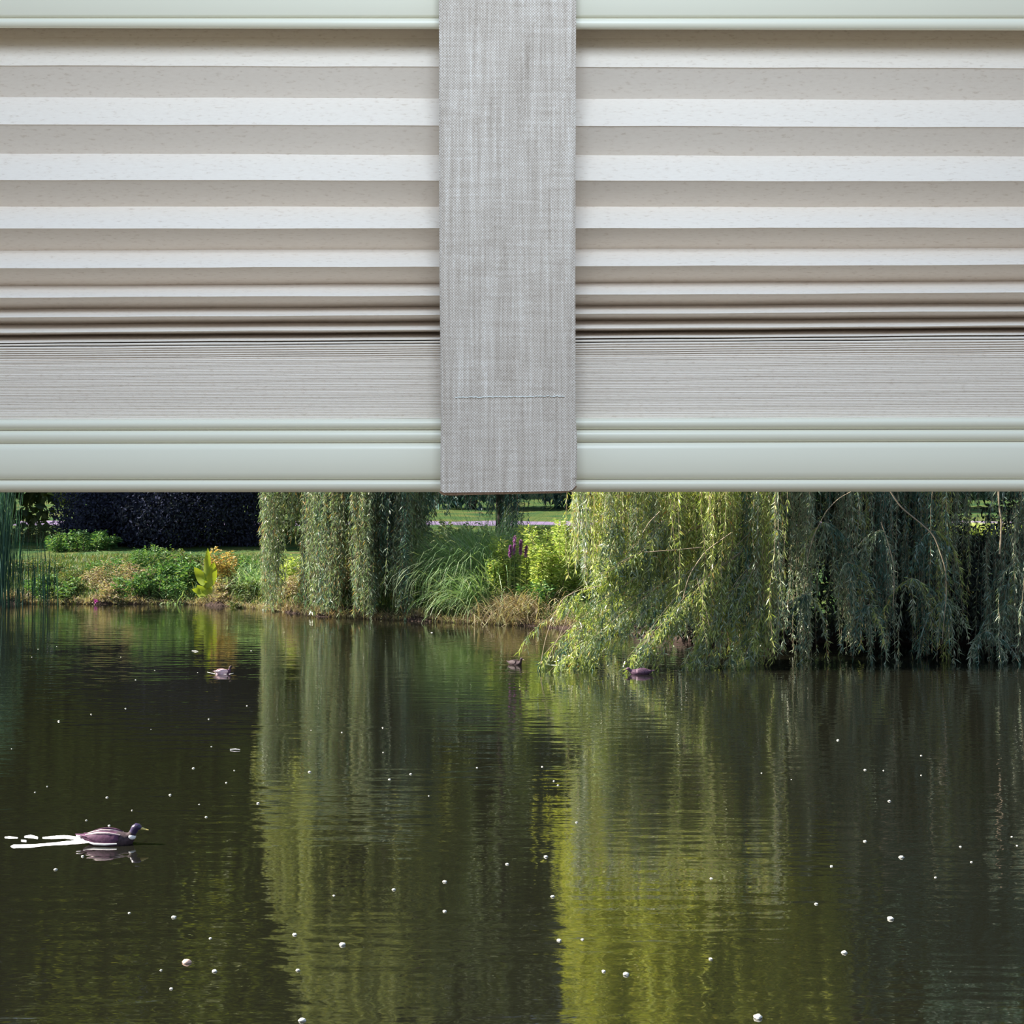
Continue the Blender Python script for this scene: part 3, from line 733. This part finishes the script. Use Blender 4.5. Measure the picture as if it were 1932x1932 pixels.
# big dark shrub on the left lawn
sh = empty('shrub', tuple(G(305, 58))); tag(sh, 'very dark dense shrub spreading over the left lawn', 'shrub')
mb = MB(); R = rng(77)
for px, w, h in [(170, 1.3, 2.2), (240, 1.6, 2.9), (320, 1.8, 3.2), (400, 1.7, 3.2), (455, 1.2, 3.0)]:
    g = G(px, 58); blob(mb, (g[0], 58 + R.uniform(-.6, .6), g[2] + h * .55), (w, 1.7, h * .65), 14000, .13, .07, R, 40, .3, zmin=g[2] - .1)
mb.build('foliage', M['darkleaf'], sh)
mb = MB()
for px in (200, 250, 300, 350, 400, 440):
    mb = MB(); g = G(px, 58.4); tube(mb, [g - [0, 0, .2], g + [.1, 0, 1], g + [.3, .1, 2.2]], [.07, .05, .03], 6); mb.build('stem', M['bark'], sh)

def herb(name, label, px, d, w, h, n, mat, seed, L=.1, W=.05, cat='plant', stems=True, depth=.5, dz=0):
    R = rng(seed); g = G(px, d); t = empty(name, tuple(g)); tag(t, label, cat)
    mb = MB(); ns = max(8, int(w * 26)); sb = MB()
    for i in range(ns):
        x = R.uniform(-w, w); y = R.uniform(-depth, depth); hh = h * R.uniform(.65, 1.05) * (1 - .45 * (x / w) ** 2)
        gx = g[0] + x * .85; gy = d + y; b = np.array([gx, gy, float(gz(gx, gy))])
        tip = b + np.array([R.normal() * .12 + x * .15, R.normal() * .1, hh])
        tube(sb, [b - [0, 0, .03], (b + tip) / 2 + [R.normal() * .02, 0, 0], tip], [.008, .006, .003], 4)
        k = n // ns; t_ = R.random(k)[:, None] ** .8
        p = b + (tip - b) * t_; az = R.uniform(0, 6.28, k)
        dv = np.stack([np.cos(az), np.sin(az), R.uniform(-.3, .7, k)], -1)
        p = p + norm(dv) * R.uniform(0, .15, (k, 1))
        leaves(mb, p, dv, L * R.uniform(.6, 1.3, k), W, R)
    mb.build('foliage', mat, t)
    if stems: tag(sb.build('stems', M['darktwig'], t), kind='stuff')
    return t
def tuft(name, label, px, d, n, h, spread, droop, w, mat, seed, r=.2, cat='grass', azb=None):
    R = rng(seed); g = G(px, d)
    b = np.repeat(g[None], n, 0) + np.stack([R.normal(size=n) * r, R.normal(size=n) * r * .6, np.zeros(n)], -1)
    b[:, 2] = np.maximum(gz(b[:, 0], b[:, 1]) - .03, -.05)
    az = None
    if azb is not None: az = azb[0] + R.normal(size=n) * azb[1]
    mb = MB(); blades(mb, b, n, h, spread, droop, w, R, seg=7, az=az)
    return tag(mb.build(name, mat, origin=tuple(g)), label, cat)

# reeds at the left edge
R = rng(90)
def reeds(label, px, d, n, r, h, seed):
    R = rng(seed); g = np.array([(px - CX) * d / F, d, 0.0])
    b = np.repeat(g[None], n, 0) + np.stack([R.uniform(-r, r, n), R.normal(size=n) * .35, np.full(n, -.08)], -1)
    mb = MB(); blades(mb, b, n, h, .05, .12, .022, R, seg=7, basew=.5, hvar=.3)
    return tag(mb.build('reed_clump', M['reed'], origin=tuple(g)), label, 'reeds')
reeds('tall dense blue-green reeds standing in the water at the left edge', -42, 43.6, 620, .95, 3.6, 91)
reeds('thin sparse reeds in the water right of the tall reeds', 68, 44.0, 60, .5, 1.9, 92)

# bank grass (uncountable)
R = rng(95); n = 46000
px = R.uniform(-150, 1150, n); s = R.random(n) ** 1.4 * 9 + .15
x0 = (px - CX) * 42 / F; y = edge(x0) + s; x = x0
keep = (np.sin(x * 1.9) + np.sin(y * 1.3 + x * .7) + R.normal(size=n) * .8) > -1.2
x, y = x[keep], y[keep]; b = np.stack([x, y, gz(x, y) - .01], -1)
mb = MB(); blades(mb, b, len(b), .17, .35, .5, .022, R, seg=4)
tag(mb.build('bank_grass', M['grass']), 'short mixed grass covering the near bank', 'grass', kind='stuff')
R = rng(96); n = 9000
x = R.uniform(-17, 2.2, n); y = edge(x) + np.abs(R.normal(size=n)) * .18 - .02
b = np.stack([x, y, np.maximum(gz(x, y), 0) - .02], -1)
mb = MB(); blades(mb, b, n, .26, .7, 1.2, .018, R, seg=5)
tag(mb.build('edge_roots', M['drysedge']), 'tangle of dry stalks and roots along the water edge', 'roots', kind='stuff')

# plants on the left bank
herb('shrub', 'low green bush on the lawn at the left end of the dark shrub', 150, 56, 1.2, .75, 3200, M['herb'], 101, .12, .06, 'shrub')
herb('leafy_plant', 'low leafy plant at the water edge left of the brown stalks', 95, 45.6, .8, .4, 1800, M['herb'], 102)
herb('leafy_plant', 'feathery green plant on the bank above the water, tallest of the left bank', 282, 47.0, .65, 1.15, 2600, M['herb'], 103, .11, .035)
herb('leafy_plant', 'green clump leaning over the water left of the big-leaved plant', 300, 45.5, .75, .75, 2600, M['herb'], 104)
herb('leafy_plant', 'broad-leaved green clump beside the big-leaved plant', 340, 45.9, .5, .95, 2000, M['herb'], 105, .14, .05)
herb('leafy_plant', 'brownish weedy clump at the middle of the left bank', 225, 46.2, .9, .75, 3000, M['drysedge'], 106, .1, .03)
herb('leafy_plant', 'small green clump on the left bank between reeds and brown weeds', 175, 47.5, .9, .45, 1800, M['grass'], 107, .1, .03)
for i_, (lab, px, d, w_, h_, n_, mt_) in enumerate([
    ('dark low weeds at the edge below the sparse reeds', 120, 45.4, .7, .35, 1500, 'treeleaf'), ('trailing green weeds on the edge left of the tall feathery plant', 248, 45.5, .45, .5, 1500, 'herb'),
    ('small leafy sprig on the slope above the brown weeds', 215, 49.5, .6, .4, 1200, 'herb'), ('rusty brown stalks on the edge below the brown weeds', 215, 45.2, .7, .3, 1300, 'drysedge'),
    ('dark green weeds between feathery plant and water', 275, 45.3, .6, .4, 1700, 'treeleaf'), ('light green weeds on the slope behind the feathery plant', 330, 50.5, .8, .5, 1700, 'grass'),
    ('rusty weeds on the edge right of the big-leaved plant', 430, 44.5, .4, .4, 1700, 'drysedge'), ('green weeds on the slope behind the orange plant', 455, 48, .9, .6, 2200, 'herb'),
    ('dark weeds hanging over the edge left of the first willow column', 475, 43.6, .5, .4, 1600, 'treeleaf'), ('olive weeds on the open slope right of the tall reeds', 60, 49, 1.1, .35, 1800, 'grass'),
    ('low dark bush at the back of the lawn beside the tall reeds', 70, 60, 1.5, .8, 2600, 'treeleaf')]):
    herb('leafy_plant', lab, px, d, w_, h_, n_, M[mt_], 500 + i_, .10, .04)
tuft('grass_tuft', 'arching green tuft right of the orange plant', 452, 45.0, 420, .85, .6, 1.1, .022, M['sedge'], 110, .35)
tuft('grass_tuft', 'pale arching tuft just left of the first hanging willow column', 487, 44.2, 380, .8, .7, 1.1, .022, M['sedge'], 111, .3)
herb('leafy_plant', 'yellow-green leafy clump behind the first hanging willow column', 560, 43.6, .75, .95, 3000, M['limeherb'], 112, .1, .035)
herb('leafy_plant', 'brown-green weeds between the first two hanging willow columns', 560, 41.9, .6, .6, 2200, M['drysedge'], 113, .1, .03)
tuft('grass_tuft', 'green tuft on the edge under the big-leaved plant', 372, 45.2, 160, .45, .7, 1.1, .02, M['grass'], 114, .3)
tuft('grass_tuft', 'pale tuft drooping over the water left of the big leaves', 335, 45.0, 160, .5, .8, 1.2, .02, M['sedge'], 115, .3)

# big paddle-leaved plant
g = G(385, 45.3); pl = empty('paddle_leaf_plant', tuple(g)); tag(pl, 'yellow-green plant with a few large paddle-shaped leaves at the water edge', 'plant')
def paddle(px0, py0, px1, py1, wpx, d, bend=.12):
    a, b = P(px0, py0, d), P(px1, py1, d); t = np.linspace(0, 1, 9); L = np.linalg.norm(b - a)
    ax = norm(b - a); side = norm(np.cross(ax, [0, 1.0, .35])); nrm = np.cross(side, ax)
    wv = wpx * d / F * np.sin(np.clip(t * 1.02, 0, 1) ** .8 * math.pi) ** .7 * .5
    wv[0] = .006; wv[-1] = .004
    c = a + ax * (t * L)[:, None] + nrm * (bend * L * np.sin(t * math.pi))[:, None]
    V = np.stack([c - side * wv[:, None] + nrm * wv[:, None] * .3, c, c + side * wv[:, None] + nrm * wv[:, None] * .3], 1)
    mb = MB(); mb.add(V, grid_faces(9, 3)); mb.build('leaf', M['paddle'], pl, smooth=True)
for q in [(388, 1090, 392, 1034, 13), (385, 1105, 366, 1070, 20), (392, 1110, 404, 1060, 22), (384, 1128, 372, 1104, 22), (392, 1128, 386, 1095, 20), (380, 1120, 362, 1112, 12)]:
    paddle(*q, 44.4)
mb = MB()
for px, py in [(388, 1090), (385, 1105), (392, 1110), (389, 1128)]:
    mb = MB(); tube(mb, [g - [0, 0, .05], (g + P(px, py, 44.4)) / 2, P(px, py, 44.4)], .012, 5); mb.build('stalk', M['paddle'], pl)
herb('leafy_plant', 'orange-tinged leafy plant right of the big paddle leaves', 416, 45.0, .27, 1.35, 1000, M['orange'], 120, .12, .06, depth=.2)

# centre: sedge fountain, shrubs and flowers
tuft('sedge_fountain', 'large fountain of long arching blue-green sedge blades at the gap', 905, 39.0, 2600, 2.15, .55, 1.45, .017, M['sedge'], 130, .42, azb=(3.25, .75))
tuft('sedge_fountain', 'bright green sedge sweeping left down to the water in front of the fountain', 912, 37.9, 900, 1.45, .8, 1.2, .016, M['sedge'], 131, .30, azb=(3.3, .7))
tuft('sedge_fountain', 'shorter green sedge at the foot of the dark willow column', 815, 38.6, 500, 1.1, .7, 1.2, .02, M['grass'], 132, .3)
tuft('sedge_fountain', 'upright pale sedge blades behind the fountain below the dark thin trunk', 918, 39.6, 700, 2.0, .25, .7, .017, M['sedge'], 135, .35)
tuft('sedge_fountain', 'straw-coloured drooping sedge at the water right of the fountain', 962, 36.9, 420, .95, .75, 1.3, .02, M['drysedge'], 133, .3)
tuft('sedge_fountain', 'brown dry sedge arching over the water beside the big willow', 1008, 36.6, 300, .75, .8, 1.3, .02, M['drysedge'], 134, .3)
herb('flowering_shrub', 'tall bright yellow-green leafy shrub right of the sedge fountain', 985, 38.0, 1.0, 1.75, 11000, M['limeherb'], 140, .1, .035, 'shrub')
herb('flowering_shrub', 'yellow-green leafy shrub half hidden by the left edge of the big willow', 1050, 37.4, .85, 1.85, 10000, M['limeherb'], 141, .1, .035, 'shrub')
herb('flowering_shrub', 'green leafy bush behind the top of the sedge fountain', 905, 40.3, .7, 1.8, 4600, M['herb'], 142, .11, .04, 'shrub')
herb('flowering_shrub', 'dark green bush low between dry sedge and big willow', 1030, 36.9, .5, .7, 2600, M['herb'], 143, .1, .04, 'shrub')
herb('shrub', 'dark shaded bush behind the right columns of the middle willow', 845, 43.5, 1.3, 1.5, 7000, M['treeleaf'], 144, .13, .06, 'shrub')
herb('shrub', 'dark shaded bush among the right columns of the middle willow', 715, 43.0, 1.2, 1.3, 6000, M['treeleaf'], 145, .13, .06, 'shrub')
herb('leafy_plant', 'brown-green undergrowth beneath the middle willow columns', 640, 41.2, .8, .9, 4200, M['drysedge'], 146, .1, .04)
# loosestrife spikes
for i, (px, py0, py1) in enumerate([(970, 1045, 1012), (982, 1045, 1020), (992, 1050, 1030), (962, 1050, 1030)]):
    R = rng(150 + i); d = 37.0; a, b = P(px, py0 + 60, d), P(px + 1, py1, d); a[2] = float(gz(a[0], d))
    t = empty('loosestrife', tuple(a)); tag(t, ['tallest purple flower spike, second from left above the yellow-green shrub', 'purple flower spike third from left above the yellow-green shrub', 'purple flower spike rightmost above the yellow-green shrub', 'purple flower spike leftmost above the yellow-green shrub'][i], 'flower', 'purple flower spikes')
    mb = MB(); tube(mb, [a, (a + b) / 2, b], .008, 5); mb.build('stem', M['grass'], t)
    mb = MB(); q = R.random(170)[:, None]; c0 = P(px, py0, d); p = c0 + (b - c0) * q
    leaves(mb, p, norm(R.normal(size=(170, 3)) + [0, 0, .2]), .055, .03, R); mb.build('flower_spike', M['purple'], t)
# bright lawn tuft seen through the right gap
R = rng(160)
for lab, px, n, seed in [('sunlit bright yellow-green grass seen through the gap at far right', 1855, 2600, 161), ('small patch of bright grass seen through the big willow', 1706, 1200, 162), ('bright grass on the lawn behind the yellow-green shrub', 1030, 2200, 163)]:
    d = 70 if px > 1100 else 66; R = rng(seed); g = G(px, d); w_ = 2.0 if n > 2000 else .8
    b = np.stack([g[0] + R.uniform(-w_, w_, n), d + R.uniform(-2.5, 2.5, n), np.zeros(n)], -1); b[:, 2] = gz(b[:, 0], b[:, 1])
    mb = MB(); blades(mb, b, n, .45, .4, .7, .05, R, seg=4)
    tag(mb.build('meadow_grass', M['limeherb'], origin=tuple(g)), lab, 'grass', kind='stuff')
# grey fallen log under the middle willow
g = G(565, 47.5)
mb = MB(); tube(mb, [g + [-.35, 0, .05], g + [0, .1, .16], g + [.35, .1, .32]], [.05, .06, .04], 8); tube(mb, [g + [-.1, -.1, .06], g + [.2, 0, .1], g + [.5, .1, .12]], [.04, .05, .03], 8)
tag(mb.build('fallen_branch', M['log'], origin=tuple(g), smooth=True), 'pale grey fallen branch on the grass between the hanging willow columns', 'branch')
# small pink flower at left edge of the water
g = np.array([(179 - CX) * 44.5 / F, 44.5, 0]); t = empty('pink_flower', tuple(g)); tag(t, 'single small pink flower standing at the water edge of the left bank', 'flower')
mb = MB(); tube(mb, [g - [0, 0, .05], g + [-.02, 0, .2]], .006, 5); mb.build('stem', M['pink'], t)
mb = MB(); R = rng(3); leaves(mb, np.repeat((g + [.04, 0, .1])[None], 14, 0), norm(R.normal(size=(14, 3)) + [0, 0, .3]), .07, .05, R); mb.build('petals', M['pink'], t)

# ------------------------------------------------------------------ ducks
M['duck_brown'] = flat('brown_plumage', (.055, .035, .042), .7, .3, (40, .45, (1, 1, 1)))
M['duck_grey'] = flat('grey_plumage', (.50, .40, .42), .7, .3, (60, .25, (1, 1, 1)))
M['duck_mauve'] = flat('mauve_brown_plumage', (.10, .04, .085), .7, .3, (40, .35, (1, 1, 1)))
M['duck_purple'] = flat('purple_brown_plumage', (.10, .05, .09), .6, .4, (35, .5, (1, 1, 1)))
M['duck_pink'] = flat('pale_pink_plumage', (.80, .55, .60), .7, .3, (30, .2, (1, 1, 1)))
M['duck_head'] = flat('dark_head', (.035, .02, .07), .35, .6)
M['duck_white'] = flat('white_plumage', (.9, .88, .9), .7)
M['bill_yellow'] = flat('yellow_bill', (.62, .50, .16), .4)
M['bill_dark'] = flat('dark_bill', (.25, .18, .15), .4)
M['eye'] = flat('eye', (.01, .01, .01), .2)
def loft(mb, rings, sides=16, mats=None):
    c = np.array([(x, 0, z) for x, z, a, b in rings]); t = norm(np.gradient(c, axis=0)); nrm = np.cross(t, [0, 1.0, 0]) * -1
    th = np.linspace(0, 2 * math.pi, sides, endpoint=False)
    V = []
    for i, (x, z, ry, rz) in enumerate(rings):
        V.append(c[i] + np.outer(np.cos(th) * ry, [0, 1, 0]) + np.outer(np.sin(th) * rz, nrm[i]))
    V = np.array(V); f = grid_faces(len(rings), sides, True).reshape(len(rings) - 1, sides, 4)
    base = mb.n; mb.add(V, f[0], 0 if mats is None else mats[0]); first = True
    for i in range(1, len(rings) - 1):
        mb.v.append(np.zeros((0, 3))); mb.f.append(f[i] + base); mb.m.append(np.full(sides, 0 if mats is None else mats[i]))
def duck(label, px, py, rz, s, body, head, bill, low=0.0, breast=None, drake=False, mirror=False):
    d = F * CZ / (py - CX); loc = ((px - CX) * d / F, d, 0)
    t = empty('duck', loc, rz); t.scale = (s, s, s); tag(t, label, 'duck')
    hz = -.055 * low; hx = .03 * low
    rings = [(-.285, .085, .003, .003), (-.25, .078, .03, .008), (-.21, .066, .045, .022), (-.15, .050, .072, .046), (-.08, .036, .09, .066), (0, .028, .1, .076), (.08, .026, .096, .078), (.14, .032, .08, .074), (.18, .05, .058, .058),
             (.2 + hx * .3, .082 + hz * .4, .038, .040), (.208 + hx * .6, .112 + hz * .7, .03, .032), (.214 + hx, .135 + hz, .031, .033), (.224 + hx, .155 + hz, .035, .036), (.24 + hx, .167 + hz, .036, .034), (.258 + hx, .166 + hz, .031, .028), (.274 + hx, .16 + hz, .02, .018), (.283 + hx, .156 + hz, .008, .007)]
    mats = [0] * 6 + [1] * 4 + [2] * 6
    mb = MB(); loft(mb, rings, 18, mats)
    o = mb.build('body', [body, breast or body, head], None, smooth=True); o.parent = t
    mb = MB(); loft(mb, [(.268 + hx, .156 + hz, .012, .013), (.29 + hx, .152 + hz, .015, .010), (.315 + hx, .145 + hz, .017, .006), (.335 + hx, .140 + hz, .015, .004), (.343 + hx, .138 + hz, .004, .002)], 10)
    o = mb.build('bill', bill, None, smooth=True); o.parent = t; o['label'] = 'flat bill'
    for sg in (-1, 1):
        mb = MB(); u = np.linspace(0, 1, 9); V = []
        for q in u:
            x = .11 - .33 * q; half = .05 * math.sin(min(1, q * 1.05 + .12) * math.pi) ** .7 + .003; zc = .068 + .012 * q
            ang = np.linspace(-1, 1, 7); yr = np.interp(-x, [-.14, -.08, 0, .08, .15, .21, .25], [.08, .098, .103, .093, .075, .048, .03])
            V.append([(x, sg * yr * (1.0 - .10 * (a + 1) ** 2) * 1.02, zc + a * half) for a in ang])
        mb.add(V, grid_faces(9, 7)); o = mb.build('wing', body, None, smooth=True); o.parent = t
        md = o.modifiers.new('thick', 'SOLIDIFY'); md.thickness = .008
        if drake:
            o['label'] = 'dark mauve folded wing'
            mb2 = MB(); tube(mb2, [(.1, sg * .1, .02), (0, sg * .108, .016), (-.1, sg * .094, .018), (-.2, sg * .055, .04)], [.006, .010, .010, .004], 6)
            o2 = mb2.build('flank_stripe', M['duck_white'], None, smooth=True); o2.parent = t
            mb2 = MB(); tube(mb2, [(.12, sg * .062, .088), (.02, sg * .070, .104), (-.08, sg * .062, .104), (-.19, sg * .034, .085)], [.006, .013, .014, .005], 6)
            o2 = mb2.build('pale_shoulder_band', M['duck_grey'], None, smooth=True); o2.parent = t
        mb = MB(); ell(mb, (.248 + hx, sg * .033, .175 + hz), (.005, .003, .005), 6, 8); o = mb.build('eye', M['eye'], None, smooth=True); o.parent = t
    if drake:
        mb = MB(); ell(mb, (.2, 0, .062), (.042, .05, .03), 10, 14); o = mb.build('white_breast_patch', M['duck_white'], None, smooth=True); o.parent = t
        mb = MB(); ell(mb, (-.235, 0, .072), (.045, .04, .012), 8, 10); o = mb.build('tail', M['duck_white'], None, smooth=True); o.parent = t
    return t
duck('dark-headed drake with a yellow bill swimming right in the foreground, trailing a white wake', 204, 1592, 0.0, .90, M['duck_mauve'], M['duck_head'], M['bill_yellow'], .35, M['duck_brown'], True)
duck('pale pinkish duck swimming on the dark water at left', 420, 1271, math.radians(38), .62, M['duck_pink'], M['duck_brown'], M['bill_dark'], 0, M['duck_mauve'])
duck('small brown duck swimming between the willows', 971, 1254, math.radians(-42), .66, M['duck_brown'], M['duck_brown'], M['bill_dark'], 0)
duck('mauve-brown duck with its head low in front of the big right willow', 1210, 1272, math.radians(180), .78, M['duck_purple'], M['duck_purple'], M['bill_dark'], 1.0)

# wake of the foreground drake, and of the pale duck
def W(px, py, dz=0.0):
    d = F * CZ / (py - CX); return np.array([(px - CX) * d / F, d, dz])
M['foam'] = flat('foam', (.93, .90, .97), .5)
def streak(mb, pts, wpx, R, h=.004):
    pts = np.array(pts, float); k = 40; t = np.linspace(0, len(pts) - 1, k)
    x = np.interp(t, np.arange(len(pts)), pts[:, 0]); y = np.interp(t, np.arange(len(pts)), pts[:, 1])
    wv = np.interp(t, np.arange(len(pts)), wpx) * (.9 + .2 * R.random(k)) * .5; wv[0] = wv[-1] = .3
    V = []
    for i in range(k):
        V.append([W(x[i], y[i] - wv[i], -.002), W(x[i], y[i] - wv[i] * .5, h * .8), W(x[i], y[i], h), W(x[i], y[i] + wv[i] * .5, h * .8), W(x[i], y[i] + wv[i], -.002)])
    mb.add(V, grid_faces(k, 5))
R = rng(200); mb = MB()
streak(mb, [(20, 1597), (60, 1596), (90, 1593), (130, 1590), (160, 1586), (190, 1588), (226, 1585)], [9, 8, 6, 9, 12, 6, 4], R)
streak(mb, [(46, 1579), (58, 1578), (72, 1581)], [4, 8, 6], R); streak(mb, [(80, 1581), (100, 1580), (122, 1579), (152, 1582)], [4, 7, 8, 7], R); streak(mb, [(9, 1580), (18, 1580), (34, 1581)], [3, 6, 2], R); streak(mb, [(40, 1586), (50, 1587)], [5, 5], R)
tag(mb.build('wake', M['foam'], smooth=True), 'bright white wake streaks trailing behind the foreground drake', 'wake', kind='stuff')
mb = MB(); streak(mb, [(391, 1268), (400, 1270), (408, 1272)], [.6, 1.0, .8], R, .001); streak(mb, [(432, 1272), (441, 1270)], [1, .6], R, .001); streak(mb, [(407, 1271.8), (427, 1272)], [.5, .5], R, .001)
tag(mb.build('wake', M['foam'], smooth=True), 'thin white wake around the pale pinkish duck', 'wake', kind='stuff')
mb = MB(); streak(mb, [(1040, 1254.6), (1055, 1255), (1068, 1255.4)], [.8, 1.4, .8], R, .002)
tag(mb.build('foam_line', M['foam'], smooth=True), 'thin white foam line where the big willow touches the water', 'foam', kind='stuff')

# ------------------------------------------------------------------ fluff floating on the water
M['fluff'] = flat('fluff', (.66, .66, .62), .8)
M['fluffpink'] = flat('pinkish_petal', (.72, .50, .42), .8)
def fluffmesh(seed, mat):
    R = rng(seed); mb = MB(); ell(mb, (0, 0, .15), (.5, .5, .42), 7, 9, jit=.1, R=R); ell(mb, (.35, .1, .05), (.28, .22, .2), 5, 7); ell(mb, (-.3, -.15, .05), (.25, .25, .18), 5, 7)
    me = mb.build('floating_fluff', mat, None, smooth=True); return me
protos = [fluffmesh(300 + i, M['fluff']) for i in range(3)]
pinkp = fluffmesh(310, M['fluffpink'])
pts = [(111, 1361, 4), (172, 1348, 3), (237, 1337, 3), (285, 1376, 2), (394, 1357, 3), (466, 1332, 3), (399, 1409, 3), (365, 1450, 5), (442, 1454, 3), (427, 1477, 4), (321, 1500, 5), (202, 1505, 5), (89, 1484, 3), (66, 1495, 3), (249, 1529, 3), (376, 1518, 3),
       (389, 1542, 5), (487, 1516, 6), (584, 1457, 6), (645, 1382, 3), (587, 1378, 2), (163, 1548, 4), (206, 1558, 5), (156, 1616, 6), (105, 1641, 7), (328, 1731, 9), (397, 1771, 6), (244, 1723, 5), (556, 1764, 9), (646, 1783, 12), (405, 1833, 10), (562, 1831, 8),
       (323, 1866, 7), (570, 1926, 14), (630, 1690, 5), (304, 1831, 5), (22, 1413, 2), (722, 1373, 3), (723, 1420, 3), (735, 1471, 5), (775, 1461, 5), (900, 1449, 4), (809, 1502, 3), (1023, 1447, 4), (1045, 1474, 4), (1053, 1482, 4), (1088, 1552, 5), (1030, 1617, 8),
       (957, 1631, 7), (839, 1664, 8), (743, 1679, 7), (1043, 1692, 8), (839, 1720, 8), (1055, 1775, 9), (1099, 1773, 6), (1139, 1833, 8), (1181, 1839, 12), (1581, 1397, 5), (1632, 1453, 5), (1667, 1454, 3), (1738, 1426, 4), (1738, 1463, 3), (1437, 1459, 3), (1493, 1471, 2),
       (1678, 1512, 6), (1632, 1588, 7), (1701, 1618, 10), (1569, 1635, 6), (1812, 1598, 5), (1833, 1627, 5), (1909, 1579, 4), (1919, 1596, 4), (1765, 1656, 5), (1342, 1658, 6), (1540, 1706, 7), (1680, 1734, 12), (1593, 1798, 11), (1430, 1920, 17), (1341, 1810, 8),
       (815, 1194, 4), (497, 1151, 4), (60, 1240, 2), (107, 1220, 2), (72, 1225, 2), (292, 1265, 2), (256, 1283, 3), (373, 1269, 2), (474, 1228, 3), (228, 1240, 2), (352, 1816, 17)]
special = {(1701, 1618): 'brightest round white fluff speck on the dark water at right', (1680, 1734): 'large white fluff speck below the brightest one on the dark water at right', (1593, 1798): 'dull white fluff speck low on the dark water at right',
           (1430, 1920): 'cream fluff speck cut by the bottom edge, right of centre', (1181, 1839): 'large white fluff speck low in the middle of the pond', (646, 1783): 'large white fluff speck in the green reflection at lower left', (570, 1926): 'cream fluff speck touching the bottom edge at left',
           (352, 1816): 'pinkish petal floating at lower left of the pond', (815, 1194): 'white speck floating right below the middle willow', (497, 1151): 'white speck at the foot of the first hanging willow column'}
R = rng(400)
for i, (px, py, sz) in enumerate(pts):
    src = pinkp if (px, py) == (352, 1816) else protos[i % 3]
    o = src.copy(); COL.objects.link(o)
    p = W(px, py); s = sz * p[1] / F * .95; hs = s * (.7 if py > 1300 else .5)
    o.location = p; o.scale = (s, s * 1.1, hs); o.rotation_euler = (0, 0, R.uniform(0, 6.28))
    if (px, py) in special: tag(o, special[(px, py)], 'petal' if (px, py) == (352, 1816) else 'fluff', 'specks of fluff floating on the pond')
    else: tag(o, 'small white speck of fluff floating on the open pond', 'fluff', 'specks of fluff floating on the pond')
for o in protos + [pinkp]: bpy.data.objects.remove(o)
# floating sticks
for i, (x0, y0, x1, y1, lab) in enumerate([(434, 1415, 453, 1415.5, 'short white stick floating above the foreground drake'), (362, 1228, 374, 1230, 'tiny pale twig floating near the left bank')]):
    a, b = W(x0, y0, .006), W(x1, y1, .008); mb = MB(); tube(mb, [a, (a + b) / 2 + [0, 0, .004], b], [.003, .005, .002], 6)
    tag(mb.build('floating_stick', M['foam'], origin=tuple(a), smooth=True), lab, 'stick')
